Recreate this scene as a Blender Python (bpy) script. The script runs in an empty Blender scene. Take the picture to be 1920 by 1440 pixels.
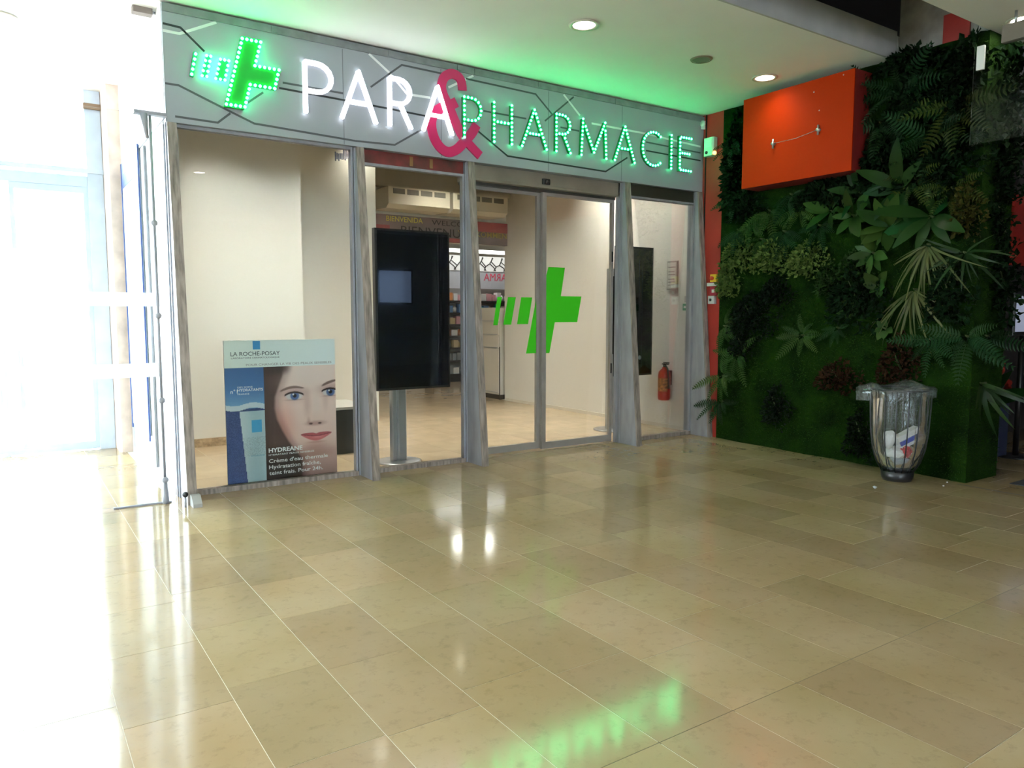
import bpy, bmesh, math, random
import numpy as np
from mathutils import Vector, Matrix
random.seed(7); rng = np.random.default_rng(7)
scene = bpy.context.scene
COL = scene.collection

# ------------------------------------------------------------------ camera
f_px, cam_h = 1415.0, 1.55
pitch, yaw = math.atan(128 / f_px), math.radians(33.9)
cam_data = bpy.data.cameras.new('camera')
cam_data.sensor_fit = 'HORIZONTAL'; cam_data.sensor_width = 36.0
cam_data.lens = f_px / 1920 * 36.0
cam_data.clip_start = 0.05; cam_data.clip_end = 200
cam = bpy.data.objects.new('camera', cam_data); COL.objects.link(cam)
fh = Vector((math.sin(yaw), math.cos(yaw), 0)); R_ = Vector((math.cos(yaw), -math.sin(yaw), 0))
F_ = fh * math.cos(pitch) - Vector((0, 0, 1)) * math.sin(pitch)
U_ = fh * math.sin(pitch) + Vector((0, 0, 1)) * math.cos(pitch)
cam.matrix_world = Matrix(((R_.x, U_.x, -F_.x, 0), (R_.y, U_.y, -F_.y, 0), (R_.z, U_.z, -F_.z, cam_h), (0, 0, 0, 1)))
scene.camera = cam

# ------------------------------------------------------------------ world: bright hazy daylight outside
w = bpy.data.worlds.new('world'); scene.world = w; w.use_nodes = True
bg = w.node_tree.nodes['Background']
bg.inputs['Color'].default_value = (0.79, 0.90, 1.0, 1); bg.inputs['Strength'].default_value = 34.0

# ------------------------------------------------------------------ exposure
scene.view_settings.view_transform = 'Standard'; scene.view_settings.look = 'None'
scene.view_settings.gamma = 1.0; scene.view_settings.use_curve_mapping = False
scene.view_settings.exposure = 0.0
scene.cycles.use_light_tree = False
scene.cycles.max_bounces = 8; scene.cycles.diffuse_bounces = 4; scene.cycles.glossy_bounces = 3
scene.cycles.transmission_bounces = 4; scene.cycles.transparent_max_bounces = 16
scene.cycles.sample_clamp_indirect = 10.0
scene.cycles.adaptive_threshold = 0.03
scene.cycles.caustics_reflective = False; scene.cycles.caustics_refractive = False
HALL_LAMP, SHOP_LAMP, LED_G, LED_W = 125.0, 790.0, 44.0, 14.0      # lamp strengths

# ------------------------------------------------------------------ helpers
def srgb(r, g, b):
    c = [x / 255 for x in (r, g, b)]
    return tuple(x / 12.92 if x <= 0.04045 else ((x + 0.055) / 1.055) ** 2.4 for x in c)

MATS = {}
def mat(name, col, rough=0.5, metal=0.0, var=0.0, vscale=6.0, bump=0.0, bscale=30.0, emit=0.0, spec=0.5,
        objvar=0.0, col2=None, coat=0.0, trans=0.0, stretch=(1, 1, 1), hue=0.06, speck=0.0):
    if name in MATS: return MATS[name]
    m = bpy.data.materials.new(name); m.use_nodes = True; nt = m.node_tree
    b = nt.nodes['Principled BSDF']; c4 = (*col, 1)
    b.inputs['Base Color'].default_value = c4; b.inputs['Roughness'].default_value = rough
    b.inputs['Metallic'].default_value = metal; b.inputs['Specular IOR Level'].default_value = spec
    b.inputs['Coat Weight'].default_value = coat; b.inputs['Transmission Weight'].default_value = trans
    if emit:
        b.inputs['Emission Color'].default_value = c4; b.inputs['Emission Strength'].default_value = emit
    N, L = nt.nodes.new, nt.links.new
    geo = N('ShaderNodeNewGeometry'); mp = N('ShaderNodeMapping'); mp.inputs['Scale'].default_value = stretch
    L(geo.outputs['Position'], mp.inputs['Vector'])
    last = None
    if var or col2:
        nz = N('ShaderNodeTexNoise'); nz.inputs['Scale'].default_value = vscale; nz.inputs['Detail'].default_value = 6
        L(mp.outputs[0], nz.inputs['Vector'])
        rp = N('ShaderNodeValToRGB'); rp.color_ramp.elements[0].position = 0.3; rp.color_ramp.elements[1].position = 0.7
        lo = tuple(x * (1 - var) for x in (col2 or col)); hi = tuple(min(1, x * (1 + var)) for x in col)
        rp.color_ramp.elements[0].color = (*lo, 1); rp.color_ramp.elements[1].color = (*hi, 1)
        L(nz.outputs['Fac'], rp.inputs['Fac']); last = rp.outputs['Color']
    if objvar:
        oi = N('ShaderNodeObjectInfo'); hs = N('ShaderNodeHueSaturation')
        mr = N('ShaderNodeMapRange'); mr.inputs['To Min'].default_value = 1 - objvar; mr.inputs['To Max'].default_value = 1 + objvar
        L(oi.outputs['Random'], mr.inputs['Value']); L(mr.outputs[0], hs.inputs['Value'])
        m2 = N('ShaderNodeMath'); m2.operation = 'MULTIPLY_ADD'; m2.inputs[1].default_value = 7.31; m2.inputs[2].default_value = 0.0
        m3 = N('ShaderNodeMath'); m3.operation = 'FRACT'; m4 = N('ShaderNodeMapRange')
        m4.inputs['To Min'].default_value = 0.5 - objvar * hue; m4.inputs['To Max'].default_value = 0.5 + objvar * hue
        L(oi.outputs['Random'], m2.inputs[0]); L(m2.outputs[0], m3.inputs[0]); L(m3.outputs[0], m4.inputs['Value']); L(m4.outputs[0], hs.inputs['Hue'])
        if last: L(last, hs.inputs['Color'])
        else: hs.inputs['Color'].default_value = c4
        last = hs.outputs['Color']
    if speck:
        n2 = N('ShaderNodeTexNoise'); n2.inputs['Scale'].default_value = 16; n2.inputs['Detail'].default_value = 9; n2.inputs['Roughness'].default_value = 0.72
        L(mp.outputs[0], n2.inputs['Vector']); r2 = N('ShaderNodeValToRGB')
        r2.color_ramp.elements[0].position = 0.36; r2.color_ramp.elements[1].position = 0.47
        r2.color_ramp.elements[0].color = (1 - speck,) * 3 + (1,); r2.color_ramp.elements[1].color = (1, 1, 1, 1)
        mm = N('ShaderNodeMix'); mm.data_type = 'RGBA'; mm.blend_type = 'MULTIPLY'; mm.inputs['Factor'].default_value = 1.0
        L(n2.outputs['Fac'], r2.inputs['Fac']); L(last, mm.inputs[6]); L(r2.outputs['Color'], mm.inputs[7]); last = mm.outputs[2]
    if last: L(last, b.inputs['Base Color'])
    if bump:
        nb = N('ShaderNodeTexNoise'); nb.inputs['Scale'].default_value = bscale; nb.inputs['Detail'].default_value = 4
        L(mp.outputs[0], nb.inputs['Vector'])
        bp = N('ShaderNodeBump'); bp.inputs['Strength'].default_value = bump; bp.inputs['Distance'].default_value = 0.01
        L(nb.outputs['Fac'], bp.inputs['Height']); L(bp.outputs[0], b.inputs['Normal'])
    MATS[name] = m
    return m

def glass_mat(name, tint=(0.96, 0.98, 0.97), rough=0.0, refl=1.0, haze=0.0, hazecol=(1, 1, 1)):
    """thin pane: clear straight-through light plus Fresnel reflection, optional frosting"""
    m = bpy.data.materials.new(name); m.use_nodes = True; nt = m.node_tree; nt.nodes.clear()
    N, L = nt.nodes.new, nt.links.new
    out = N('ShaderNodeOutputMaterial'); tr = N('ShaderNodeBsdfTransparent'); gl = N('ShaderNodeBsdfGlossy')
    tr.inputs['Color'].default_value = (*tint, 1); gl.inputs['Roughness'].default_value = rough
    fr = N('ShaderNodeFresnel'); fr.inputs['IOR'].default_value = 1.45
    mu = N('ShaderNodeMath'); mu.operation = 'MULTIPLY'; mu.inputs[1].default_value = refl; L(fr.outputs[0], mu.inputs[0])
    mx = N('ShaderNodeMixShader'); L(mu.outputs[0], mx.inputs['Fac']); L(tr.outputs[0], mx.inputs[1]); L(gl.outputs[0], mx.inputs[2])
    last = mx
    if haze:
        df = N('ShaderNodeBsdfDiffuse'); df.inputs['Color'].default_value = (*hazecol, 1)
        tl = N('ShaderNodeBsdfTranslucent'); tl.inputs['Color'].default_value = (*hazecol, 1)
        ad = N('ShaderNodeMixShader'); ad.inputs[0].default_value = 0.5; L(df.outputs[0], ad.inputs[1]); L(tl.outputs[0], ad.inputs[2])
        m2 = N('ShaderNodeMixShader'); m2.inputs[0].default_value = haze
        L(mx.outputs[0], m2.inputs[1]); L(ad.outputs[0], m2.inputs[2]); last = m2
    L(last.outputs[0], out.inputs['Surface'])
    MATS[name] = m
    return m

class MB:
    """collects simple shapes and links them as ONE mesh object"""
    def __init__(s): s.v, s.f, s.sm = [], [], []
    def add(s, vs, fs, smooth=False):
        o = len(s.v); s.v += [tuple(v) for v in vs]
        for f in fs: s.f.append(tuple(i + o for i in f)); s.sm.append(smooth)
        return s
    def box(s, x0, x1, y0, y1, z0, z1):
        v = [(x, y, z) for z in (z0, z1) for y in (y0, y1) for x in (x0, x1)]
        return s.add(v, [(0, 2, 3, 1), (4, 5, 7, 6), (0, 1, 5, 4), (2, 6, 7, 3), (0, 4, 6, 2), (1, 3, 7, 5)])
    def cbox(s, x0, x1, y0, y1, z0, z1, c=0.01):
        """box with chamfered vertical edges"""
        p = [(x0 + c, y0), (x1 - c, y0), (x1, y0 + c), (x1, y1 - c), (x1 - c, y1), (x0 + c, y1), (x0, y1 - c), (x0, y0 + c)]
        n = 8; v = [(x, y, z0) for x, y in p] + [(x, y, z1) for x, y in p]
        return s.add(v, [tuple(range(n - 1, -1, -1)), tuple(range(n, 2 * n))] + [(i, (i + 1) % n, n + (i + 1) % n, n + i) for i in range(n)])
    def prism(s, pts, axis, a, b):
        """polygon extruded along axis; pts are the other two coordinates in xyz order"""
        def put(p, t):
            q = list(p); q.insert(axis, t); return tuple(q)
        n = len(pts); v = [put(p, a) for p in pts] + [put(p, b) for p in pts]
        return s.add(v, [tuple(range(n)), tuple(range(2 * n - 1, n - 1, -1))] + [(i, n + i, n + (i + 1) % n, (i + 1) % n) for i in range(n)])
    def tube(s, path, r, n=8, cap=True):
        P = [Vector(p) for p in path]; rs = r if isinstance(r, (list, tuple)) else [r] * len(P)
        rings = []; up = None
        for i, p in enumerate(P):
            d = (P[min(i + 1, len(P) - 1)] - P[max(i - 1, 0)]).normalized()
            if up is None: up = Vector((0, 0, 1)) if abs(d.z) < 0.9 else Vector((0, 1, 0))
            a = d.cross(up).normalized(); up = a.cross(d).normalized()
            rings.append([p + (a * math.cos(2 * math.pi * k / n) + up * math.sin(2 * math.pi * k / n)) * rs[i] for k in range(n)])
        v = [q for g in rings for q in g]; fs = []
        for i in range(len(P) - 1):
            for k in range(n): fs.append((i * n + k, i * n + (k + 1) % n, (i + 1) * n + (k + 1) % n, (i + 1) * n + k))
        if cap: fs += [tuple(range(n - 1, -1, -1)), tuple(range((len(P) - 1) * n, len(P) * n))]
        return s.add(v, fs, True)
    def lathe(s, prof, cx=0, cy=0, n=24, close=False):
        v, fs = [], []
        for r, z in prof:
            v += [(cx + r * math.cos(2 * math.pi * k / n), cy + r * math.sin(2 * math.pi * k / n), z) for k in range(n)]
        for i in range(len(prof) - 1):
            for k in range(n): fs.append((i * n + k, i * n + (k + 1) % n, (i + 1) * n + (k + 1) % n, (i + 1) * n + k))
        if close: fs += [tuple(range(n - 1, -1, -1)), tuple(range((len(prof) - 1) * n, len(prof) * n))]
        return s.add(v, fs, True)
    def ball(s, c, r, sub=1):
        bm = bmesh.new(); bmesh.ops.create_icosphere(bm, subdivisions=sub, radius=r)
        s.add([(v.co.x + c[0], v.co.y + c[1], v.co.z + c[2]) for v in bm.verts], [[v.index for v in f.verts] for f in bm.faces], True)
        bm.free(); return s
    def ribbon(s, pts, wd, y0, y1):
        """flat stroke in the XZ plane following pts, from depth y0 to y1"""
        P = [Vector((p[0], p[1])) for p in pts]; Lf, Rt = [], []
        P = [q for i, q in enumerate(P) if i == 0 or (q - P[i - 1]).length > 1e-5]
        for i, p in enumerate(P):
            a = (P[i] - P[i - 1]).normalized() if i > 0 else None
            b = (P[i + 1] - P[i]).normalized() if i < len(P) - 1 else None
            d = ((a or b) + (b or a)).normalized(); nrm = Vector((-d.y, d.x))
            k = 1 / max(0.5, nrm.dot(Vector((-(a or b).y, (a or b).x))))
            Lf.append(p + nrm * wd / 2 * k); Rt.append(p - nrm * wd / 2 * k)
        n = len(P); v = []
        for y in (y0, y1):
            v += [(q.x, y, q.y) for q in Lf] + [(q.x, y, q.y) for q in Rt]
        fs = []
        for i in range(n - 1):
            fs += [(i, i + 1, n + i + 1, n + i), (2 * n + i, 3 * n + i, 3 * n + i + 1, 2 * n + i + 1),
                   (i, 2 * n + i, 2 * n + i + 1, i + 1), (n + i, n + i + 1, 3 * n + i + 1, 3 * n + i)]
        fs += [(0, n, 3 * n, 2 * n), (n - 1, 3 * n - 1, 4 * n - 1, 2 * n - 1)]
        return s.add(v, fs)
    def mesh(s, name):
        me = bpy.data.meshes.new(name); me.from_pydata(s.v, [], s.f); me.update()
        me.polygons.foreach_set('use_smooth', s.sm)
        bm = bmesh.new(); bm.from_mesh(me); bmesh.ops.recalc_face_normals(bm, faces=bm.faces[:]); bm.to_mesh(me); bm.free()
        return me
    def build(s, name, material, parent=None):
        me = s.mesh(name); me.materials.append(material)
        return place(name, me, parent)

def place(name, me, parent=None, matrix=None):
    o = bpy.data.objects.new(name, me); COL.objects.link(o)
    if parent is not None:
        o.parent = parent
        o.matrix_parent_inverse = parent.matrix_basis.inverted()
    if matrix is not None: o.matrix_basis = matrix
    return o
def tag(o, label=None, cat=None, group=None, kind=None):
    if label: o['label'] = label
    if cat: o['category'] = cat
    if group: o['group'] = group
    if kind: o['kind'] = kind
    return o
def thing(name, loc, label, cat, group=None, kind=None):
    o = bpy.data.objects.new(name, None); COL.objects.link(o); o.location = loc; o.empty_display_size = 0.1
    return tag(o, label, cat, group, kind)
def text(name, s, size, material, parent, x, y, z, align='LEFT', bold=0.0, depth=0.001, width=None, mirror=False):
    """lettering standing in the XZ plane, facing -Y"""
    cu = bpy.data.curves.new(name, 'FONT'); cu.body = s; cu.size = size; cu.align_x = align; cu.extrude = depth; cu.offset = bold
    cu.resolution_u = 3
    t = bpy.data.objects.new(name, cu); COL.objects.link(t)
    dg = bpy.context.evaluated_depsgraph_get(); dg.update()
    me = bpy.data.meshes.new_from_object(t.evaluated_get(dg)); bpy.data.objects.remove(t)
    xs = [v.co.x for v in me.vertices]; sc = 1.0
    if width and xs: sc = width / (max(xs) - min(xs))
    x_off = min(xs) if (width and xs) else 0
    for v in me.vertices:
        a, b, c = v.co; a = (a - x_off) * sc
        if mirror: a = (width or 0) - a
        v.co = (x + a, y - c, z + b)
    me.materials.clear(); me.materials.append(material); me.name = name
    return place(name, me, parent)

# ------------------------------------------------------------------ materials
M_stone = mat('limestone', (0.375, 0.287, 0.176), rough=0.10, var=0.05, vscale=1.4, col2=(0.345, 0.25, 0.130), objvar=0.12, hue=0.06, speck=0.14, bump=0.014, bscale=3, spec=0.75)
M_stone_shop = mat('limestone_shop', (0.50, 0.39, 0.26), rough=0.12, var=0.08, vscale=4, objvar=0.06, bump=0.02, bscale=3)
M_grout = mat('grout_pale', (0.72, 0.66, 0.54), rough=0.7)
M_grout_dark = mat('grout_dark', (0.09, 0.07, 0.045), rough=0.8)
M_white_wall = mat('shop_wall_paint', (0.80, 0.775, 0.715), rough=0.65)
M_ceiling = mat('ceiling_paint', (0.80, 0.80, 0.77), rough=0.75, var=0.02, vscale=2)
M_fascia = mat('fascia_grey', (0.325, 0.347, 0.39), rough=0.45, var=0.05, vscale=1.5)
M_fascia_dark = mat('fascia_rail', (0.20, 0.215, 0.23), rough=0.5, var=0.2, vscale=8)
M_fin = mat('weathered_grey_metal', (0.305, 0.315, 0.355), rough=0.42, metal=0.15, var=0.16, vscale=4, stretch=(3, 3, 0.7))
M_flange = mat('worn_brown_edge', (0.26, 0.22, 0.195), rough=0.55, metal=0.1, var=0.45, vscale=9, stretch=(4, 4, 0.5), bump=0.25, bscale=40)
M_frame = mat('door_frame_metal', (0.34, 0.32, 0.30), rough=0.4, metal=0.3, var=0.1, vscale=5)
M_header = mat('header_bronze', (0.26, 0.235, 0.185), rough=0.5, metal=0.2, var=0.15, vscale=3)
M_glass = glass_mat('window_glass', refl=0.55)
M_black = mat('black_plastic', (0.012, 0.012, 0.015), rough=0.4)
M_screen = mat('black_screen_glass', (0.004, 0.005, 0.010), rough=0.06, spec=0.5)
M_chrome = mat('brushed_steel', (0.45, 0.46, 0.47), rough=0.3, metal=0.8, var=0.05)
M_whitep = mat('white_plastic', (0.78, 0.78, 0.76), rough=0.5)
M_red = mat('red_wall_paint', (0.36, 0.022, 0.014), rough=0.6, var=0.12, vscale=3)
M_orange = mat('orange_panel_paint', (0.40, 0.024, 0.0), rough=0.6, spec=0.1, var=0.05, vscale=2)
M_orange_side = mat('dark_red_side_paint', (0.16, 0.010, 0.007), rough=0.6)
M_concrete = mat('stained_concrete', (0.33, 0.31, 0.29), rough=0.9, var=0.25, vscale=5, bump=0.3, bscale=25)
M_dark = mat('dark_void_paint', (0.010, 0.010, 0.011), rough=0.9)
M_lens = mat('lamp_glow', (1.0, 0.93, 0.80), emit=HALL_LAMP)
M_lens_shop = mat('shop_lamp_glow', (1.0, 0.94, 0.84), emit=SHOP_LAMP)
M_can = mat('lamp_reflector', (0.75, 0.75, 0.72), rough=0.25, metal=0.6)
M_rimw = mat('lamp_rim', (0.55, 0.50, 0.42), rough=0.4)
M_brownrim = mat('speaker_grille', (0.20, 0.16, 0.11), rough=0.6)

# ================================================================== STRUCTURE
YF, CZ = 6.80, 4.07           # shopfront fascia plane, hall ceiling height
# ---- hall floor: bed, tiles in strips running away from the shop's front
TY0, TY1 = 1.18, 6.62
floor = MB()
floor.box(-6, 14, -8, 1.178, -0.10, 0.0); floor.box(-6, -1.32, 1.178, 10.0, -0.10, 0.0)
floor.box(8.36, 14, 1.178, 6.9, -0.10, 0.0)
floor = tag(floor.build('floor', M_stone), kind='structure')
MB().box(-1.32, 8.36, 1.17, 6.95, -0.1, -0.0012).box(-1.32, 1.2, 6.95, 10.0, -0.1, -0.0012).build('grout_bed', M_grout, floor)
MB().box(-1.32, 8.36, 1.868, 1.886, -0.01, -0.0006).box(0.2, 8.36, 6.612, 6.628, -0.01, -0.0006).box(7.235, 7.26, 1.9, 3.4, -0.01, 0.0005).build('expansion_joint', M_grout_dark, floor)
unit = MB().add([(0, 0, -1), (1, 0, -1), (1, 1, -1), (0, 1, -1), (0, 0, 0), (1, 0, 0), (1, 1, 0), (0, 1, 0)],
                [(4, 5, 6, 7), (0, 1, 5, 4), (1, 2, 6, 5), (2, 3, 7, 6), (3, 0, 4, 7)])
tile_me = unit.mesh('tile'); tile_me.materials.append(M_stone)
tile_shop_me = unit.mesh('tile_shop'); tile_shop_me.materials.append(M_stone_shop)
def tile(x0, x1, y0, y1, parent=floor, me=tile_me, g=0.0015):
    dz = random.uniform(-0.0002, 0.0002)
    M = Matrix.Translation((x0 + g, y0 + g, dz)) @ Matrix.Diagonal((x1 - x0 - 2 * g, y1 - y0 - 2 * g, 0.02, 1))
    place('tile', me, parent, M)
known = {-1: [4.33, 3.74, 3.06], 0: [3.86, 3.17, 2.48], 1: [5.62, 4.94, 4.34, 3.77, 3.10], 2: [5.41, 3.96, 3.30, 2.61],
         3: [3.66, 3.08, 2.51], 4: [3.21, 2.40], 5: [2.64], 6: [2.55], 7: [2.69], 8: [2.59]}
for k in range(-5, 19):
    x0 = 0.70 + 0.4028 * k; x1 = x0 + 0.4028
    ks = sorted(known.get(k, [random.uniform(2.4, 2.9)]))
    ys = list(ks)
    y = ys[-1]
    while y < TY1 - 0.95:
        y += random.uniform(0.58, 0.72); ys.append(y)
    y = ys[0]
    while y > 1.877 + 0.35 + 0.45:
        y -= random.uniform(0.58, 0.68); ys.insert(0, y)
    ys = [v for v in ys if v > 1.877 + 0.2] + []
    ys = [1.877] + ys + [6.62]
    ys = [1.18] + ys
    full = [ys[0]]
    for v in ys[1:]:
        if v - full[-1] > 1.0: full.append((full[-1] + v) / 2)
        full.append(v)
    for a, b in zip(full, full[1:]): tile(x0, x1, a, b)
    if x0 > 7.6: continue
    tile(x0, x1, 6.62, 6.93)
    if x0 < 1.0:                                   # passage to the street doors
        xe = min(x1, 1.17); y = 6.93 + random.uniform(0.2, 0.6); a = 6.93
        while a < 9.9:
            tile(x0, xe, a, min(y, 9.95)); a = y; y += random.uniform(0.55, 0.75)
            if y > 9.6: y = 9.95
# ---- shop floor
floor_shop = tag(MB().box(1.2, 11.5, 6.93, 19.5, -0.12, -0.0012).build('floor_shop', M_grout), kind='structure')
for i in range(11):
    for j in range(8):
        x0 = 1.2 + i * 0.6; y0 = 6.95 + j * 0.6
        tile(x0, min(x0 + 0.6, 7.62), y0, y0 + 0.6, floor_shop, tile_shop_me, 0.0012)
MB().box(4.4, 11.5, 11.75, 19.5, -0.1, 0.0).build('rear_floor', M_stone_shop, floor_shop)
# ---- pavement outside the street doors
tag(MB().box(-40, 40, 10.25, 60, -0.25, -0.05).box(-40, -6.2, -20, 10.25, -0.25, -0.05).box(-6.2, 40, -40, -8.2, -0.25, -0.05).build('floor_outside', mat('pale_paving', (0.55, 0.54, 0.52), rough=0.8)), kind='structure')

# ---- hall ceiling: two slabs with an open slot between
ceil = MB().prism([(-6, 4.31), (7.9, 4.31), (7.9, 6.9), (1.24, 6.9), (1.24, 10.2), (-6, 10.2)], 2, CZ, 4.31)
LAMPS_HALL = [(4.319, 5.305), (6.84, 5.368), (0.10, 7.90)]
LAMPS_SHOP = [(2.1, 8.35), (3.7, 8.5), (5.2, 8.6), (7.15, 8.6), (2.2, 7.45), (5.9, 10.2), (4.3, 10.3), (6.9, 7.5)]
def with_holes(o, spots, r, z0, z1):
    """cuts the round openings of the recessed lamps"""
    cut = MB()
    for x, y in spots: cut.lathe([(r, z0), (r, z1)], x, y, 28, close=True)
    c = cut.build('cut', M_ceiling); md = o.modifiers.new('holes', 'BOOLEAN'); md.object = c; md.operation = 'DIFFERENCE'; md.solver = 'EXACT'
    dg = bpy.context.evaluated_depsgraph_get(); dg.update()
    me = bpy.data.meshes.new_from_object(o.evaluated_get(dg)); o.modifiers.clear(); o.data = me
    bpy.data.objects.remove(c)
ceil = tag(ceil.build('ceiling', M_ceiling), kind='structure')
with_holes(ceil, LAMPS_HALL, 0.10, CZ - 0.1, CZ + 0.13)
MB().box(-6, 7.46, 4.29, 4.312, CZ - 0.001, 4.34).build('slab_edge', mat('slab_edge_paint', (0.42, 0.41, 0.41), rough=0.7, var=0.1, vscale=3), ceil)
tag(MB().box(-6, 14, -8, 3.40, CZ, 4.5).build('ceiling_near', M_ceiling), kind='structure')
tag(MB().box(-6.2, 14.2, -8.2, 10.2, 6.6, 6.8).box(-6.2, 14, 3.38, 3.42, 4.5, 6.6).box(-6.2, 14, 6.9, 6.95, 4.31, 6.6).box(-6.2, -6.0, 3.4, 6.9, 4.3, 6.6).build('ceiling_void', M_dark), kind='structure')
# services seen up in the slot
tag(MB().tube([(2.5, 4.05, 4.95), (9, 4.05, 4.95)], 0.16, 12).build('air_duct', mat('dark_duct', (0.012, 0.030, 0.024), rough=0.4)), 'dark green round duct running inside the open ceiling slot', 'duct')
tag(MB().box(5.2, 9.5, 3.62, 3.70, 4.62, 4.72).build('cable_tray', mat('tray_metal', (0.05, 0.05, 0.055), rough=0.5, metal=0.5)), 'dark straight cable tray inside the open ceiling slot', 'cable tray')

# ---- hall walls out of view (brick-coloured paint) that close the building
M_hall = mat('hall_wall_paint', (0.42, 0.38, 0.33), rough=0.8)
tag(MB().box(-6.2, -4.5, -8.2, -8, 0, 6.6).box(1.1, 14.2, -8.2, -8, 0, 6.6).box(-4.5, 1.1, -8.2, -8, 0, 0.7).box(-4.5, 1.1, -8.2, -8, 3.2, 6.6).build('wall_back', M_hall), kind='structure')
# unseen street window added behind the viewer to light the shopfront
w6 = thing('added_window_6', (-2.4, -8.1, 0.7), None, None, kind='structure')
fr = MB().box(-4.5, 1.1, -8.13, -8.07, 0.7, 0.76).box(-4.5, 1.1, -8.13, -8.07, 3.14, 3.2)
for x in (-4.47, -3.1, -1.7, -0.33, 1.07): fr.box(x - .03, x + .03, -8.13, -8.07, .76, 3.14)
fr.build('frame', M_frame, w6)
for a, b in ((-4.44, -3.13), (-3.07, -1.73), (-1.67, -0.36), (-0.30, 1.04)): MB().box(a, b, -8.105, -8.095, .76, 3.14).build('pane', M_glass, w6)
tag(MB().box(14, 14.2, -8, 7, 0, 6.6).build('wall_far_right', mat('hall_far_paint', (0.05, 0.05, 0.055), rough=0.8)), kind='structure')
tag(MB().box(-6.2, -6, -8, 5.6, 0, 6.6).box(-6.2, -6, 5.6, 10.2, 3.3, 4.4).build('wall_left', M_hall), kind='structure')
# unseen glazed entrance added left of the passage to let daylight in
w5 = thing('added_window_5', (-6.1, 5.6, 0), None, None, kind='structure')
fr = MB()
for yy in (5.62, 7.1, 8.6, 10.1): fr.box(-6.14, -6.06, yy - 0.04, yy + 0.04, 0, 3.3)
fr.box(-6.14, -6.06, 5.6, 10.2, 3.22, 3.3).box(-6.14, -6.06, 5.6, 10.2, 0, 0.1).build('frame', M_frame, w5)
for a, b in ((5.66, 7.06), (7.14, 8.56), (8.64, 10.06)):
    MB().box(-6.105, -6.095, a, b, 0.1, 3.22).build('pane', M_glass, w5)

# ---- street end of the passage: jamb, transom, glazed doors, stone pillar
M_blue = mat('blue_grey_metal', (0.50, 0.57, 0.68), rough=0.45, metal=0.3, var=0.08)
d2 = thing('door_2', (0.4, 9.95, 0), None, None, kind='structure')
MB().box(0.87, 1.03, 9.90, 10.02, 0, 4.2).build('jamb', M_blue, d2)
MB().box(-6, 1.03, 9.92, 10.0, 3.0, 3.12).box(-6, 1.16, 9.88, 9.93, 3.15, 3.20).build('transom', M_blue, d2)
MB().box(0.86, 1.16, 9.86, 9.92, 3.86, 3.92).build('bracket', mat('brown_bracket', (0.2, 0.13, 0.08), rough=0.6), d2)
def leaf(x0, x1, st, nm):
    o = MB().box(x0, x0 + st, 9.93, 9.98, 0.01, 3.0).box(x1 - st, x1, 9.93, 9.98, 0.01, 3.0).box(x0 + st, x1 - st, 9.93, 9.98, 0.01, 0.10).box(x0 + st, x1 - st, 9.93, 9.98, 2.93, 3.0).build('door_leaf', M_blue, d2)
    MB().box(x0 + st, x1 - st, 9.95, 9.96, 0.10, 2.93).build('pane', M_glass, o)
leaf(0.12, 0.87, 0.045, 'a'); leaf(-0.85, -0.06, 0.0, 'b')
MB().box(-0.065, 0.005, 9.92, 9.99, 0, 3.0).box(0.005, 0.12, 9.93, 9.98, 0.01, 0.085).build('mullion', M_blue, d2)
MB().box(-6, 0.87, 9.955, 9.965, 3.12, 4.07).box(-6, -0.9, 9.955, 9.965, 0.0, 3.0).build('pane', M_glass, d2)
tag(MB().cbox(1.035, 1.24, 9.52, 10.05, 0, 4.2, 0.02).build('pillar', mat('pinkish_stone', (0.66, 0.52, 0.45), rough=0.75, var=0.18, vscale=7, bump=0.25, bscale=18)), kind='structure')

# ---- shop's side wall along the passage (white panels, glazed strip, framed notice)
M_sidewhite = mat('white_panel', (0.82, 0.83, 0.84), rough=0.45)
wl = tag(MB().box(1.175, 1.24, 6.83, 9.52, 3.165, 4.07).box(1.18, 1.24, 6.95, 9.52, 0.0, 3.165).build('wall_side', M_sidewhite), kind='structure')
MB().box(1.168, 1.181, 6.83, 9.52, 3.155, 3.172).build('panel_seam', M_fin, wl)
MB().tube([(1.165, 7.84, 0.10), (1.165, 7.84, 3.12)], 0.014, 8).build('mullion', M_fin, wl)
MB().box(1.163, 1.18, 9.44, 9.49, 0.0, 3.2).build('edge_strip', M_blue, wl)
MB().box(1.165, 1.18, 6.95, 9.45, 0.0, 0.07).build('kick_strip', mat('pale_kick', (0.55, 0.55, 0.56), rough=0.6), wl)
nb = thing('notice_board', (1.165, 8.8, 0.4), 'tall white notice board with blue header on the passage side wall', 'notice board')
MB().box(1.160, 1.179, 8.22, 9.38, 0.35, 3.2).build('board', mat('board_white', (0.74, 0.80, 0.83), rough=0.35), nb)
M_bl = mat('header_blue', (0.025, 0.065, 0.24), rough=0.4)
MB().box(1.156, 1.161, 8.22, 9.38, 2.93, 3.2).build('header', M_bl, nb)
MB().box(1.153, 1.157, 8.30, 9.20, 3.07, 3.13).box(1.153, 1.157, 8.34, 8.95, 2.97, 3.04).build('header_print', M_whitep, nb)
MB().box(1.15, 1.165, 9.38, 9.41, 0.3, 3.2).box(1.15, 1.165, 8.19, 8.22, 0.3, 3.2).build('frame', M_bl, nb)

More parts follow.
